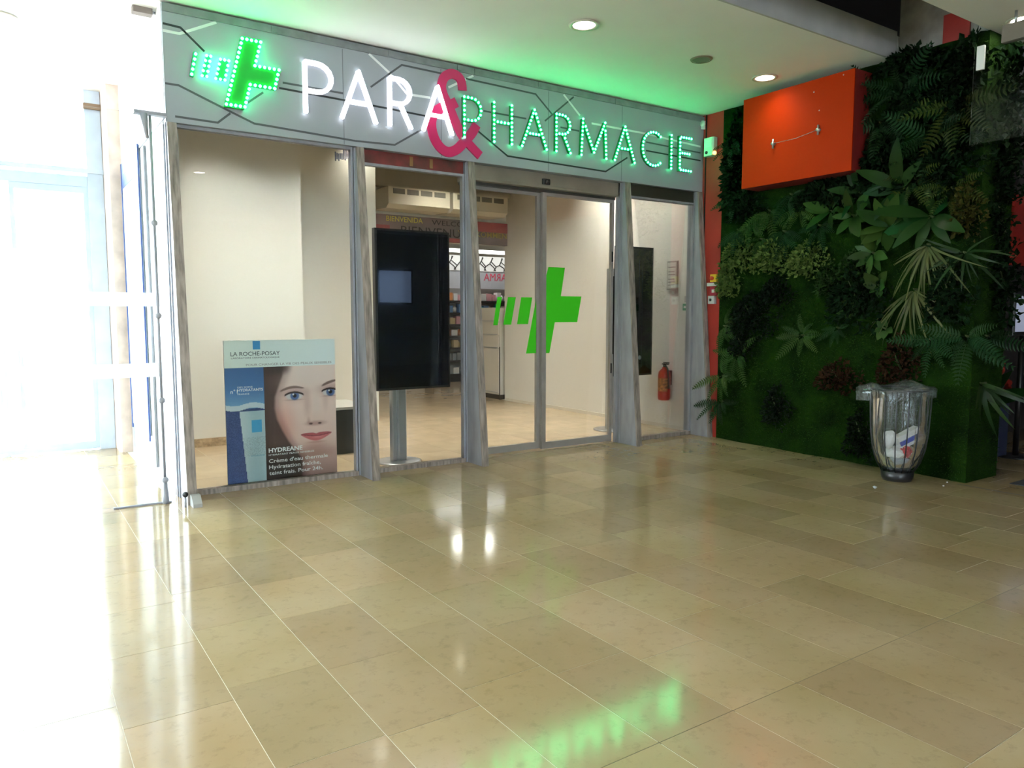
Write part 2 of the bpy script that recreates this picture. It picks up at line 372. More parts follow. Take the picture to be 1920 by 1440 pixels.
# ---- shop walls
ws = tag(MB().box(1.24, 1.30, 6.95, 9.42, 0, 4.0).build('wall_shop_left', M_white_wall), kind='structure')
tag(MB().box(1.24, 3.15, 9.40, 9.55, 0, 4.0).box(3.09, 3.15, 9.55, 10.3, 0, 4.0).build('wall_shop_back', M_white_wall), kind='structure')
tag(MB().box(3.15, 4.55, 10.3, 10.4, 0, 4.0).box(4.45, 4.55, 10.4, 19.5, 0, 4.0).build('wall_shop_niche', M_white_wall), kind='structure')
tag(MB().box(7.60, 7.75, 6.78, 11.55, 0, 4.07).build('wall_shop_right', mat('shop_wall_warm', (0.80, 0.765, 0.70), rough=0.6)), kind='structure')
tag(MB().box(4.55, 11.5, 11.50, 11.62, 2.80, 4.0).box(7.75, 11.5, 11.50, 11.62, 0, 2.8).build('wall_bulkhead', M_white_wall), kind='structure')
tag(MB().box(11.5, 11.6, 11.5, 19.5, 0, 4.0).box(4.45, 11.6, 19.4, 19.5, 0, 4.0).build('wall_rear', M_white_wall), kind='structure')
tag(MB().box(1.24, 11.6, 6.92, 19.5, 4.0, 4.2).build('ceiling_shop', mat('shop_ceiling_paint', (0.74, 0.71, 0.65), rough=0.8)), kind='structure')
with_holes(bpy.data.objects['ceiling_shop'], LAMPS_SHOP, 0.11, 3.9, 4.13)
tag(MB().box(4.55, 7.6, 11.36, 11.5, 3.62, 3.70).box(4.56, 7.6, 11.40, 11.5, 3.70, 3.99).build('trim_2', mat('trim_beige', (0.52, 0.47, 0.38), rough=0.7)), kind='structure')
tag(MB().box(1.30, 3.09, 9.375, 9.40, 0.0, 0.10).build('baseboard_back', mat('marble_skirting', (0.40, 0.30, 0.19), rough=0.35, var=0.3, vscale=25)), kind='structure')
tag(MB().box(7.585, 7.60, 6.95, 11.5, 0.0, 0.05).build('baseboard_right', mat('white_skirting', (0.72, 0.66, 0.56), rough=0.5)), kind='structure')

# ---- fascia over the shopfront
fas = tag(MB().box(1.18, 7.50, YF, YF + 0.10, 3.125, 3.99).build('trim_1', M_fascia), kind='structure')
rail = MB().box(1.18, 7.50, YF - 0.012, YF + 0.05, 3.99, 4.055).build('top_rail', M_fascia_dark, fas)
for x in (2.05, 3.15, 3.9, 4.1, 4.9, 6.0, 6.05, 7.0):
    MB().box(x, x + 0.05, YF - 0.022, YF - 0.012, 4.005 - random.uniform(0, .02), 4.05).build('clip', M_fascia_dark, rail)
for x in (2.70, 3.72, 5.05, 6.12):
    MB().box(x - 0.003, x + 0.003, YF - 0.001, YF, 3.13, 3.98).build('panel_joint', mat('joint_grey', (0.15, 0.16, 0.18), rough=0.6), fas)
lines = [
    ('black', [(1.185, 3.893), (1.318, 3.886), (1.497, 3.731)]),
    ('white', [(1.185, 3.838), (1.309, 3.836), (1.599, 3.985)]),
    ('grey', [(1.185, 3.425), (1.287, 3.425), (1.696, 3.273), (1.886, 3.204), (2.812, 3.173), (3.21, 3.186), (3.498, 3.366)]),
    ('grey', [(1.251, 3.173), (1.584, 3.169), (1.690, 3.262)]),
    ('grey', [(1.831, 3.367), (1.97, 3.478)]),
    ('black', [(2.11, 3.538), (3.141, 3.517), (3.617, 3.502)]),
    ('grey', [(2.143, 3.589), (2.699, 3.586)]),
    ('white', [(2.96, 3.985), (3.165, 3.849), (3.349, 3.681), (3.6, 3.687)]),
    ('grey', [(2.972, 3.686), (3.296, 3.945), (3.741, 3.94)]),
    ('grey', [(4.004, 3.938), (4.875, 3.924), (5.095, 3.747)]),
    ('grey', [(5.396, 3.976), (5.0, 3.66)]),
    ('grey', [(4.215, 3.651), (4.753, 3.649)]),
    ('white', [(3.805, 3.818), (4.096, 3.982)]),
    ('white', [(5.254, 3.979), (5.487, 3.787)]),
    ('white', [(5.658, 3.725), (6.477, 3.721), (7.447, 3.684)]),
    ('black', [(4.148, 3.44), (4.513, 3.231), (5.874, 3.212), (6.209, 3.408)]),
    ('grey', [(5.214, 3.622), (5.478, 3.616)]),
    ('grey', [(6.505, 3.624), (7.45, 3.607)]),
    ('black', [(6.507, 3.524), (7.453, 3.511)]),
]
lm = {'black': mat('line_black', (0.015, 0.018, 0.022), rough=0.5), 'grey': mat('line_grey', (0.075, 0.08, 0.09), rough=0.5), 'white': mat('line_pale', (0.80, 0.82, 0.84), rough=0.5)}
for k, p in lines:
    MB().ribbon(p, 0.017 if k != 'white' else 0.022, YF - 0.002, YF).build('line_' + k, lm[k], fas)

# ---- tapered fins between the shopfront bays
def fin(x, label):
    t = thing('fin_post', (x, 6.7, 0), label, 'post', 'tapered shopfront fins')
    MB().prism([(6.95, 0), (6.535, 0), (6.80, 3.124), (6.95, 3.124)], 0, x, x + 0.05).build('web', M_fin, t)
    MB().prism([(6.545, 0), (6.525, 0), (6.785, 3.12), (6.805, 3.12)], 0, x - 0.006, x + 0.068).build('flange', M_flange, t)
    MB().box(x - 0.012, x, 6.845, 6.86, 0, 3.12).box(x - 0.02, x, 6.90, 6.945, 0, 3.12).build('glazing_bead', M_fin, t)
fin(1.19, 'outermost grey tapered fin post at the passage corner of the shopfront')
fin(2.82, 'grey tapered fin post beside the face poster window')
fin(4.03, 'grey tapered fin post left of the sliding doors')
fin(6.185, 'grey tapered fin post right of the sliding doors')
fin(7.42, 'grey tapered fin post next to the red wall strip')

# ---- shop windows
def window(name, x0, x1, z1, parts):
    t = thing(name, ((x0 + x1) / 2, 6.88, 0), None, None, kind='structure')
    MB().box(x0, x1, 6.84, 6.92, 0, 0.045).build('sill', M_flange, t)
    MB().box(x0, x1, 6.85, 6.91, z1 - 0.025, z1).box(x0, x0 + 0.02, 6.85, 6.91, 0.045, z1 - 0.025).box(x1 - 0.02, x1, 6.85, 6.91, 0.045, z1 - 0.025).build('frame', M_fin, t)
    MB().box(x0 + 0.02, x1 - 0.02, 6.875, 6.885, 0.045, z1 - 0.025).build('pane', M_glass, t)
    return t
w1 = window('window_1', 1.25, 2.80, 3.125, 0)
b = MB()
for k in range(9): b.box(2.635 + k * .016, 2.648 + k * .016, 6.872, 6.8745, 2.985 + random.uniform(-.012, .012) + .004 * k, 3.055 + random.uniform(-.015, .02) + .004 * k)
b.build('torn_sticker', mat('sticker_grey', (.10, .11, .14), rough=.7, var=.3, vscale=40), w1)
w2 = window('window_2', 2.89, 4.01, 3.0, 0)
M_winered = mat('wine_red_blind', (0.16, 0.022, 0.022), rough=0.5, var=0.5, vscale=5, col2=(0.10, 0.06, 0.045))
MB().box(2.89, 4.01, 6.87, 6.90, 3.0, 3.125).build('transom_panel', M_winered, w2)
for x in (3.40, 3.62): MB().box(x, x + 0.035, 6.862, 6.872, 3.02, 3.11).build('transom_strip', mat('ochre_strip', (0.25, 0.14, 0.05), rough=0.6), w2)
w4 = window('window_3', 6.26, 7.42, 2.985, 0)
MB().box(6.26, 7.42, 6.86, 6.92, 2.985, 3.125).build('transom_panel', mat('dark_header', (0.035, 0.035, 0.025), rough=0.5), w4)
MB().box(6.30, 7.40, 7.02, 7.04, 0.0, 0.02).build('threshold', M_whitep, w4)

# ---- automatic sliding doors
d1 = thing('door_1', (5.15, 7.0, 0), None, None, kind='structure')
MB().box(4.085, 6.185, 6.90, 7.12, 2.965, 3.125).box(4.085, 6.185, 6.895, 6.90, 2.99, 3.005).build('header_box', M_header, d1)
MB().box(4.085, 6.185, 6.98, 7.10, 2.935, 2.965).build('track', mat('track_dark', (0.06, 0.055, 0.05), rough=0.5), d1)
s = MB().cbox(5.03, 5.13, 6.86, 6.90, 3.0, 3.06, 0.012).ball((5.08, 6.865, 3.03), 0.03, 2).build('sensor', M_black, d1)
def sleaf(x0, x1, y, st0, st1):
    o = MB().box(x0, x0 + st0, y, y + 0.04, 0.01, 2.935).box(x1 - st1, x1, y, y + 0.04, 0.01, 2.935).box(x0 + st0, x1 - st1, y, y + 0.04, 0.01, 0.085).box(x0 + st0, x1 - st1, y, y + 0.04, 2.90, 2.935).build('door_leaf', M_frame, d1)
    MB().box(x0 + st0, x1 - st1, y + 0.015, y + 0.025, 0.085, 2.90).build('pane', M_glass, o)
    return o
la = sleaf(4.10, 5.13, 7.045, 0.03, 0.055); lb = sleaf(5.11, 6.175, 6.985, 0.055, 0.035)
MB().box(6.145, 6.16, 6.975, 6.985, 2.2, 2.32).box(6.145, 6.16, 6.975, 6.985, 0.85, 0.97).build('hinge_pad', M_black, lb)
M_decal = mat('green_decal', (0.045, 0.56, 0.010), rough=0.5)
def decal(nm, polys, parent, y):
    b = MB()
    for p in polys: b.prism([(q[0], q[1]) for q in p], 1, y - 0.001, y)
    return b.build(nm, M_decal, parent)
ym = 7.058
for p in ([(4.492, 1.445), (4.550, 1.445), (4.607, 1.757), (4.548, 1.757)], [(4.625, 1.45), (4.730, 1.45), (4.795, 1.757), (4.69, 1.757)], [(4.81, 1.455), (4.962, 1.455), (5.02, 1.758), (4.868, 1.758)]):
    decal('decal_bar', [p], la, ym)
decal('decal_cross', [[(4.935, 1.12), (5.075, 1.12), (5.075, 1.74)]], la, ym)
yr = 6.999
decal('decal_cross', [[(5.165, 1.12), (5.224, 1.12), (5.299, 1.475), (5.63, 1.475), (5.692, 1.776), (5.385, 1.776), (5.442, 2.105), (5.205, 2.105), (5.165, 1.98)]], lb, yr)

# ---- clear glass screen across the passage with frosted bands
gs = thing('glass_screen', (0.3, 6.72, 0), 'clear glass screen with two frosted bands across the passage', 'glass screen')
pane = MB().box(-1.3, 1.075, 6.715, 6.727, 0.012, 3.14).build('pane', glass_mat('screen_glass', refl=0.5), gs)
M_frost = glass_mat('frosted_band', haze=0.75, hazecol=(0.80, 0.82, 0.90), refl=0.3)
for z0, z1 in ((1.625, 1.735), (1.055, 1.168)):
    MB().box(0.02, 1.085, 6.709, 6.714, z0, z1).build('frosted_band', M_frost, gs)
MB().box(0.66, 1.09, 6.71, 6.735, 0.0, 0.012).build('floor_channel', M_fin, gs)
rod = MB().tube([(1.045, 6.695, 0.20), (1.045, 6.695, 3.13)], 0.011, 10).tube([(1.045, 6.695, 0.0), (1.045, 6.695, 0.03), (1.045, 6.695, 0.2)], [0.026, 0.026, 0.015], 10).build('pivot_rod', M_fin, gs)
for z in (0.20, 0.86, 1.55, 2.29): MB().ball((1.045, 6.69, z), 0.027, 2).build('rod_knob', M_fin, rod)
MB().box(0.93, 1.17, 6.68, 6.75, 3.135, 3.16).build('top_bracket', M_fin, gs)
MB().tube([(1.0, 6.70, 3.14), (1.02, 6.695, 2.95)], [0.03, 0.012], 10).build('top_pivot', M_fin, gs)
st = thing('door_stop', (1.23, 6.47, 0), 'small black-knobbed floor stop at the foot of the corner post', 'door stop')
MB().tube([(1.155, 6.47, 0.0), (1.155, 6.47, 0.09)], 0.008, 8).build('pin', M_fin, st)
MB().ball((1.155, 6.47, 0.105), 0.024, 2).build('knob', M_black, st)
MB().prism([(6.40, 0.0), (6.52, 0.0), (6.52, 0.09), (6.46, 0.09), (6.40, 0.03)], 0, 1.20, 1.27).build('foot_block', mat('grey_rubber', (0.38, 0.38, 0.37), rough=0.7), st)

# ---- right wall: red painted strip, planted wall, stub above it
tag(MB().box(7.50, 7.62, 6.42, 6.90, 0, CZ).build('wall_red', M_red), kind='structure')
MB().box(7.488, 7.502, 6.745, 6.755, 0, CZ).build('wall_joint', M_dark, bpy.data.objects['wall_red'])
def xw(y): return 7.33 + (y - 3.4) * 0.042         # face of the planted wall
WALL_END = 3.38

# ================================================================== PLANTED WALL
M_moss = mat('moss_turf', (0.0085, 0.0244, 0.0018), spec=0.06, rough=0.95, var=0.35, vscale=3.5, col2=(0.007, 0.019, 0.004), bump=1.0, bscale=60)
wr = MB()
ny, nz = 46, 60
vs, fs = [], []
for i in range(ny + 1):
    for j in range(nz + 1):
        y = WALL_END + (6.46 - WALL_END) * i / ny; z = 4.06 * j / nz
        d = 0.012 * math.sin(7 * y + 3 * math.sin(5 * z)) + 0.010 * math.sin(11 * z + 2 * y) + random.uniform(-.006, .006)
        vs.append((xw(y) + (d if 0 < i < ny else 0) + 0.02, y, z))
for i in range(ny):
    for j in range(nz):
        a = i * (nz + 1) + j; fs.append((a, a + 1, a + nz + 2, a + nz + 1))
wr.add(vs, fs, True)
wr.box(xw(WALL_END) + 0.02, 7.95, WALL_END, WALL_END + 0.15, 0, 4.06)
wr.box(7.50, 7.62, WALL_END + 0.1, 6.44, 0, 4.06)
wr = tag(wr.build('wall_right', M_moss), kind='structure')
# short turf on the moss face: far too many blades to count
tv, tf = [], []
def blade(p, d, s, wd):
    o = len(tv); d = Vector(d).normalized(); sd = d.cross(Vector((random.gauss(0, 1), random.gauss(0, 1), random.gauss(0, 1)))).normalized() * wd
    tv.extend([tuple(Vector(p) - sd), tuple(Vector(p) + sd), tuple(Vector(p) + d * s)]); tf.append((o, o + 1, o + 2))
for _ in range(15000):
    y = random.uniform(WALL_END, 6.44); z = random.uniform(0.01, 4.0)
    blade((xw(y) + 0.015, y, z), (-1, random.gauss(0, .6), random.gauss(0.1, .6)), random.uniform(.02, .05), .004)
for _ in range(2500):
    x = random.uniform(7.35, 7.95); z = random.uniform(0.01, 4.0)
    blade((x, WALL_END + 0.005, z), (random.gauss(0, .6), -1, random.gauss(0.1, .6)), random.uniform(.02, .05), .004)
tm = bpy.data.meshes.new('turf'); tm.from_pydata(tv, [], tf); tm.materials.append(mat('turf_blades', (0.0133, 0.0377, 0.0036), spec=0.06, rough=0.8, var=0.4, vscale=3))
tag(place('turf', tm, wr), kind='stuff')

def leaf_mesh(name, m, n=6, wd=0.22, fold=0.10, droop=0.25, shape='oval'):
    b = MB(); v, fc = [], []
    for i in range(n + 1):
        t = i / n
        if shape == 'oval': h = wd * math.sin(math.pi * min(1, t * 0.96 + 0.02)) ** 0.8
        elif shape == 'heart': h = wd * (math.sin(math.pi * t ** 0.6) ** 0.7 if 0 < t < 1 else 0.02)
        else: h = wd * (1 - t) ** 0.6 * min(1, t * 6 + 0.25)
        z = -droop * t * t
        v += [(-h, t, z + fold * h), (0, t, z), (h, t, z + fold * h)]
    for i in range(n):
        a = 3 * i; fc += [(a, a + 1, a + 4, a + 3), (a + 1, a + 2, a + 5, a + 4)]
    me = b.add(v, fc, True).mesh(name); me.materials.append(m); return me
def frond_mesh(name, m, pairs=13, wd=0.20, droop=0.35):
    b = MB(); 
    for i in range(pairs):
        t = 0.10 + 0.88 * i / (pairs - 1); z = -droop * t * t
        h = wd * (math.sin(math.pi * (0.12 + 0.85 * t)) ** 0.7); q = 0.028
        for s in (-1, 1):
            b.add([(0, t - q, z), (0, t + q, z), (s * h, t + 0.07, z - 0.10 * h), (s * h * 0.55, t + 0.005, z + 0.02)], [(0, 1, 2, 3)])
    pts = [(0, i / 6, -droop * (i / 6) ** 2 + 0.002) for i in range(7)]
    b.tube(pts, [0.010 - 0.0012 * i for i in range(7)], 3)
    me = b.mesh(name); me.materials.append(m); return me

G = lambda n, c, **k: mat(n, c, rough=k.pop('rough', 0.5), objvar=k.pop('objvar', 0.35), spec=0.12, **k)
L_broad = leaf_mesh('leaf', G('broad_leaf_green', (0.0222, 0.0511, 0.0094), rough=0.35), wd=0.20)
L_broad2 = leaf_mesh('leaf_b', G('broad_leaf_deep', (0.0098, 0.0311, 0.0065), rough=0.35), wd=0.16, droop=0.4)
L_ivy = leaf_mesh('leaf_c', G('ivy_green', (0.0266, 0.0555, 0.0126), rough=0.4), wd=0.42, shape='heart')
L_blade = leaf_mesh('blade', G('striped_blade_green', (0.0666, 0.0777, 0.0270), rough=0.4), wd=0.024, droop=0.55, shape='blade', n=7)
L_blade2 = leaf_mesh('blade_b', G('dark_blade_green', (0.0133, 0.0289, 0.0079), rough=0.4), wd=0.05, droop=0.5, shape='blade', n=7)
FR_l = frond_mesh('frond', G('fern_light', (0.0289, 0.0622, 0.0115)))
FR_d = frond_mesh('frond_b', G('fern_deep', (0.0089, 0.0302, 0.0079)))
FR_y = frond_mesh('frond_c', G('fern_yellow', (0.0311, 0.0466, 0.0065)))
M_stem = mat('plant_stem', (0.05, 0.07, 0.02), rough=0.7)

def aim(p, d, L, wd=1.0, roll=0.0):
    d = Vector(d).normalized(); out = Vector((-1, 0, 0.25))
    sd = d.cross(out)
    if sd.length < 0.05: sd = d.cross(Vector((0, 1, 0)))
    sd.normalize(); up = sd.cross(d).normalized()
    Rm = Matrix((( sd.x, d.x, up.x, 0), (sd.y, d.y, up.y, 0), (sd.z, d.z, up.z, 0), (0, 0, 0, 1)))
    return Matrix.Translation(p) @ Rm @ Matrix.Rotation(roll, 4, 'Y') @ Matrix.Diagonal((L * wd, L, L, 1))
def plant(name, part, y, z, n, me, L, label, cat, arc=(0, 360), lift=0.5, jit=0.3, wd=1.0, group='plants on the green wall', pos=None):
    p0 = Vector(pos) if pos else Vector((xw(y) + 0.01, y, z))
    t = thing(name, p0, label, cat, group)
    MB().tube([p0 + Vector((0.06, 0, 0)), p0, p0 + Vector((-0.05, 0, 0.01))], [0.016, 0.014, 0.008], 6).build('stem', M_stem, t)
    a0, a1 = arc
    for i in range(n):
        a = math.radians(a0 + (a1 - a0) * (i + random.uniform(-.4, .4)) / max(1, n - (0 if a1 - a0 >= 359 else 1)))
        rad = Vector((0, math.cos(a), math.sin(a))); l = L * random.uniform(1 - jit, 1 + jit)
        d = rad + Vector((-1, 0, 0)) * lift * random.uniform(0.5, 1.6)
        place(part, me, t, aim(p0 + Vector((random.uniform(-.05, -.01), 0, 0)) + rad * 0.02, d, l, wd, random.uniform(-.5, .5)))
    return t
def shrub(name, y, z, ry, rz, n, s, m, label, depth=0.16, group='plants on the green wall', pos=None):
    p0 = Vector(pos) if pos else Vector((xw(y), y, z))
    t = thing(name, p0, label, 'shrub', group)
    b = MB()
    for _ in range(n):
        while True:
            u, v, w_ = random.uniform(-1, 1), random.uniform(-1, 1), random.uniform(0, 1)
            if u * u + v * v + w_ * w_ < 1: break
        k = 1 + 0.25 * math.sin(5 * u + 3 * v)
        p = p0 + Vector((-depth * w_ * k, ry * u * k, rz * v * k))
        d = Vector((-0.6 + random.gauss(0, .5), u + random.gauss(0, .6), v * .6 + random.gauss(0, .6))).normalized()
        sd = d.cross(Vector((random.gauss(0, 1), random.gauss(0, 1), random.gauss(0, 1)))).normalized()
        l = s * random.uniform(.6, 1.3); nn = d.cross(sd) * l * .15
        b.add([p, p + d * l * .5 + sd * l * .3 + nn, p + d * l, p + d * l * .5 - sd * l * .3 + nn], [(0, 1, 2), (0, 2, 3)])
    me = bpy.data.meshes.new('foliage'); me.from_pydata(b.v, [], b.f); me.materials.append(m)
    tag(place('foliage', me, t), kind='stuff')
    MB().tube([p0 + Vector((0.05, 0, -rz * .4)), p0 + Vector((-depth * .3, 0, 0)), p0 + Vector((-depth * .5, ry * .2, rz * .5))], [0.014, 0.010, 0.004], 6).build('stem', M_stem, t)
    return t
S_light = mat('shrub_light', (0.0851, 0.1221, 0.0288), spec=0.06, rough=0.6, var=0.45, vscale=14)
S_mid = mat('shrub_mid', (0.0178, 0.0400, 0.0090), spec=0.06, rough=0.6, var=0.45, vscale=14)
S_dark = mat('shrub_dark', (0.0062, 0.0115, 0.0061), spec=0.06, rough=0.6, var=0.4, vscale=14)
S_red = mat('shrub_red', (0.0266, 0.0115, 0.0050), spec=0.06, rough=0.6, var=0.5, vscale=16)
S_yel = mat('shrub_olive', (0.0400, 0.0377, 0.0072), spec=0.06, rough=0.6, var=0.6, vscale=14)
S_deep = mat('shrub_deep', (0.0053, 0.0160, 0.0050), spec=0.06, rough=0.65, var=0.5, vscale=12)

# dense dark foliage filling the upper wall
for y, z, ry, rz, lab in ((4.9, 2.86, .42, .16, 'deep green foliage clump just under the orange box'),
        (3.95, 3.62, .38, .36, 'deep green foliage clump right of the orange box under the ceiling'),
        (3.75, 2.95, .36, .34, 'deep green foliage clump below the hanging clear panel'),
        (6.22, 3.35, .17, .55, 'deep green hanging foliage between red strip and orange box'),
        (4.30, 3.05, .26, .30, 'deep green foliage clump at the lower right corner of the orange box'),
        (4.55, 1.75, .32, .32, 'deep green foliage clump below the broad-leaved plants')):
    shrub('foliage_clump', y, z, ry, rz, 620, 0.075, S_deep, lab, 0.13)
# light small-leaved band
for y, z, ry, rz, lab in ((6.10, 2.28, .30, .20, 'light green small-leaved shrub at the left end of the pale band'),
        (5.62, 2.22, .30, .19, 'light green small-leaved shrub in the middle of the pale band'),
        (5.16, 2.16, .26, .20, 'light green small-leaved shrub at the right end of the pale band'),
        (6.28, 1.98, .15, .22, 'light green small-leaved shrub hanging beside the red strip')):
    shrub('small_leaved_shrub', y, z, ry, rz, 560, 0.05, S_light, lab, 0.14)
for y, z, ry, rz, lab in ((3.55, 3.78, .18, .26, 'deep green foliage clump at the top right corner of the wall'), (3.55, 3.30, .18, .30, 'deep green foliage clump at the right corner above head height'),
        (3.60, 1.75, .20, .30, 'deep green foliage clump behind the dark spiky grass'), (6.05, 2.85, .26, .18, 'deep green foliage clump left under the orange box'), (4.1, 3.98, .34, .10, 'deep green foliage fringe under the concrete stub')):
    shrub('foliage_clump', y, z, ry, rz, 420, 0.07, S_deep, lab, 0.10)
shrub('small_leaved_shrub', 4.86, 1.92, .15, .17, 330, .055, S_mid, 'mid green shrub hanging above the bare moss patch', 0.12)
shrub('small_leaved_shrub', 4.60, 2.02, .18, .18, 330, .055, S_mid, 'mid green shrub under the big broad leaves', 0.12)
# dark purple-green shrubs
for y, z, ry, rz, n, lab in ((5.90, 1.55, .34, .27, 900, 'large near-black shrub in the middle of the wall\'s left half'),
        (5.55, 1.82, .20, .16, 420, 'near-black shrub just under the pale band'),
        (6.03, 1.20, .16, .17, 330, 'near-black shrub tapering below the large dark one'),
        (5.50, .50, .17, .24, 420, 'near-black shrub low on the left part of the moss'),
        (4.42, .32, .18, .27, 420, 'near-black shrub low behind the litter bin')):
    shrub('dark_shrub', y, z, ry, rz, n, 0.05, S_dark, lab, 0.15)
for y, z, ry, rz, n, lab in ((4.72, .90, .26, .16, 420, 'reddish-brown shrub above left of the litter bin'),
        (4.05, 1.08, .22, .26, 460, 'reddish-brown shrub above the litter bin'),):
    shrub('reddish_shrub', y, z, ry, rz, n, 0.055, S_red, lab, 0.13)
shrub('olive_shrub', 3.46, 2.50, .14, .26, 420, .055, S_yel, 'olive yellow shrub near the right corner of the wall', 0.15)
# ferns
ferns = [(5.70, 2.76, FR_l, .30, 7, (200, 340), 'light fern under the left part of the orange box'),
         (5.28, 2.74, FR_l, .28, 6, (190, 330), 'light fern under the middle of the orange box'),
         (5.95, 2.66, FR_l, .27, 6, (170, 320), 'light fern near the left lower corner of the orange box'),
         (6.15, 2.58, FR_d, .26, 6, (180, 330), 'dark fern beside the red strip at head height'),
         (5.48, 2.50, FR_d, .26, 6, (190, 340), 'dark fern just above the pale band'),
         (5.19, 1.33, FR_l, .27, 8, (0, 360), 'small green fern alone on the moss'),
         (6.11, 1.06, FR_l, .28, 8, (150, 380), 'green fern below the dark shrubs'),
         (6.33, .80, FR_l, .30, 8, (120, 330), 'green fern overlapping the red strip low down'),
         (6.36, .48, FR_d, .26, 7, (180, 360), 'lowest fern beside the red strip'),
         (6.33, 1.42, FR_l, .24, 7, (110, 300), 'green fern overlapping the red strip below the switches'),
         (4.16, 3.72, FR_d, .40, 8, (0, 360), 'dark fern right beside the orange box near its top'),
         (3.62, 3.45, FR_y, .40, 8, (180, 380), 'yellowish fern behind the hanging clear panel'),
         (3.85, 3.22, FR_d, .36, 8, (150, 390), 'dark fern left of the hanging clear panel'),
         (4.36, 3.46, FR_d, .32, 7, (160, 380), 'dark fern at the orange box right edge halfway up'),
         (3.98, 2.86, FR_y, .30, 7, (160, 380), 'yellowish fern above the broad leaves on the right'),
         (3.42, 1.36, FR_d, .34, 8, (160, 380), 'dark fern on the right edge of the wall at waist height'),
         (6.28, 3.62, FR_d, .26, 6, (190, 350), 'dark fern beside the exit light'),
         (5.80, 2.44, FR_l, .22, 6, (190, 350), 'small light fern tucked into the pale band on its left'),
         (5.02, 2.52, FR_d, .26, 7, (170, 370), 'dark fern left of the broad leaves'),
         (5.40, 2.90, FR_d, .26, 6, (190, 350), 'dark fern hidden directly under the orange box'),
         (3.62, 2.72, FR_y, .28, 7, (170, 370), 'yellowish fern above the olive shrub'),
         (4.45, 3.74, FR_d, .30, 6, (-60, 60), 'dark fern in the gap between orange box and ceiling'),
         (6.20, 2.95, FR_d, .25, 7, (170, 360), 'dark fern hanging left of the orange box'),
         (4.75, 1.42, FR_d, .18, 6, (180, 360), 'small dark fern above the reddish shrub'),
         (3.75, 1.32, FR_d, .26, 7, (170, 370), 'dark fern below the spiky grass')]
for y, z, me, L, n, arc, lab in ferns:
    plant('fern', 'frond', y, z, n, me, L, lab, 'fern', arc, lift=0.7, wd=1.0)
# broad-leaved plants
broad = [(4.62, 2.58, L_broad, .25, 11, 'broad-leaved plant under the right part of the orange box'),
         (4.22, 2.42, L_broad, .27, 11, 'broad-leaved plant right of centre with the widest leaves'),
         (4.88, 2.66, L_broad, .22, 8, 'smaller broad-leaved plant right of the light ferns'),
         (4.38, 2.18, L_broad, .21, 9, 'broad-leaved plant hanging below the others'),
         (3.80, 2.48, L_broad2, .38, 8, 'deep green long-leaved plant above the spiky grass'),
         (4.12, 2.78, L_broad2, .36, 8, 'deep green long-leaved plant under the orange box corner'),
         (4.55, 3.0 - .2, L_broad2, .26, 7, 'deep green plant squeezed under the orange box')]
for y, z, me, L, n, lab in broad:
    plant('broad_leaved_plant', 'leaf', y, z, n, me, L, lab, 'plant', (0, 360), lift=0.8)
plant('ivy', 'leaf', 4.30, 1.85, 7, L_ivy, .13, 'ivy-like plant with rounded leaves left of the spiky grass', 'plant', lift=.9)
plant('ivy', 'leaf', 4.62, 1.60, 6, L_ivy, .11, 'ivy-like plant with small rounded leaves on the bare moss edge', 'plant', lift=.9)
plant('ivy', 'leaf', 4.22, 1.42, 6, L_ivy, .09, 'ivy-like plant with tiny leaves above the reddish shrubs', 'plant', lift=.9)
# spiky grasses
plant('spiky_grass', 'blade', 3.82, 2.22, 42, L_blade, .42, 'pale spiky grass plant hanging at eye height', 'plant', (208, 338), lift=.40, jit=.45)
plant('spiky_grass', 'blade', 3.93, 1.80, 36, L_blade, .42, 'pale spiky grass plant lower of the two', 'plant', (205, 330), lift=.35, jit=.5)
plant('dark_grass', 'blade', 3.48, 2.12, 16, L_blade2, .34, 'dark spiky grass near the right corner of the wall', 'plant', (150, 390), lift=.6)
# end face of the wall
plant('palm', 'blade', 3.38, .75, 16, L_blade2, .42, 'large dark drooping palm at the end of the planted wall', 'plant', (190, 350), lift=.4, wd=1.3, pos=(7.55, 3.37, .92))
plant('palm', 'frond', 3.38, .75, 8, FR_d, .30, 'dark fern on the end face of the wall', 'plant', (160, 380), lift=.5, pos=(7.60, 3.37, 1.36))
shrub('foliage_clump', 0, 0, .10, .45, 420, .07, S_deep, 'deep green foliage on the end face at the top', 0.25, pos=(7.75, 3.36, 2.5))

for z, rz, lab in ((3.62, .42, 'deep green foliage on the end face behind the clear panel'), (3.0, .36, 'deep green foliage on the end face below the clear panel'), (1.85, .36, 'deep green foliage on the end face at chest height')):
    shrub('foliage_clump', 0, 0, .12, rz, 480, .075, S_deep, lab, 0.42, pos=(7.92, 3.34, z))
# stub of wall above the planting, inside the slot
tag(MB().box(7.50, 7.62, 3.42, 4.29, 4.06, 6.6).build('wall_stub', M_concrete), kind='structure')
MB().box(7.485, 7.501, 3.62, 3.86, 4.06, 4.36).build('red_patch', M_red, bpy.data.objects['wall_stub'])

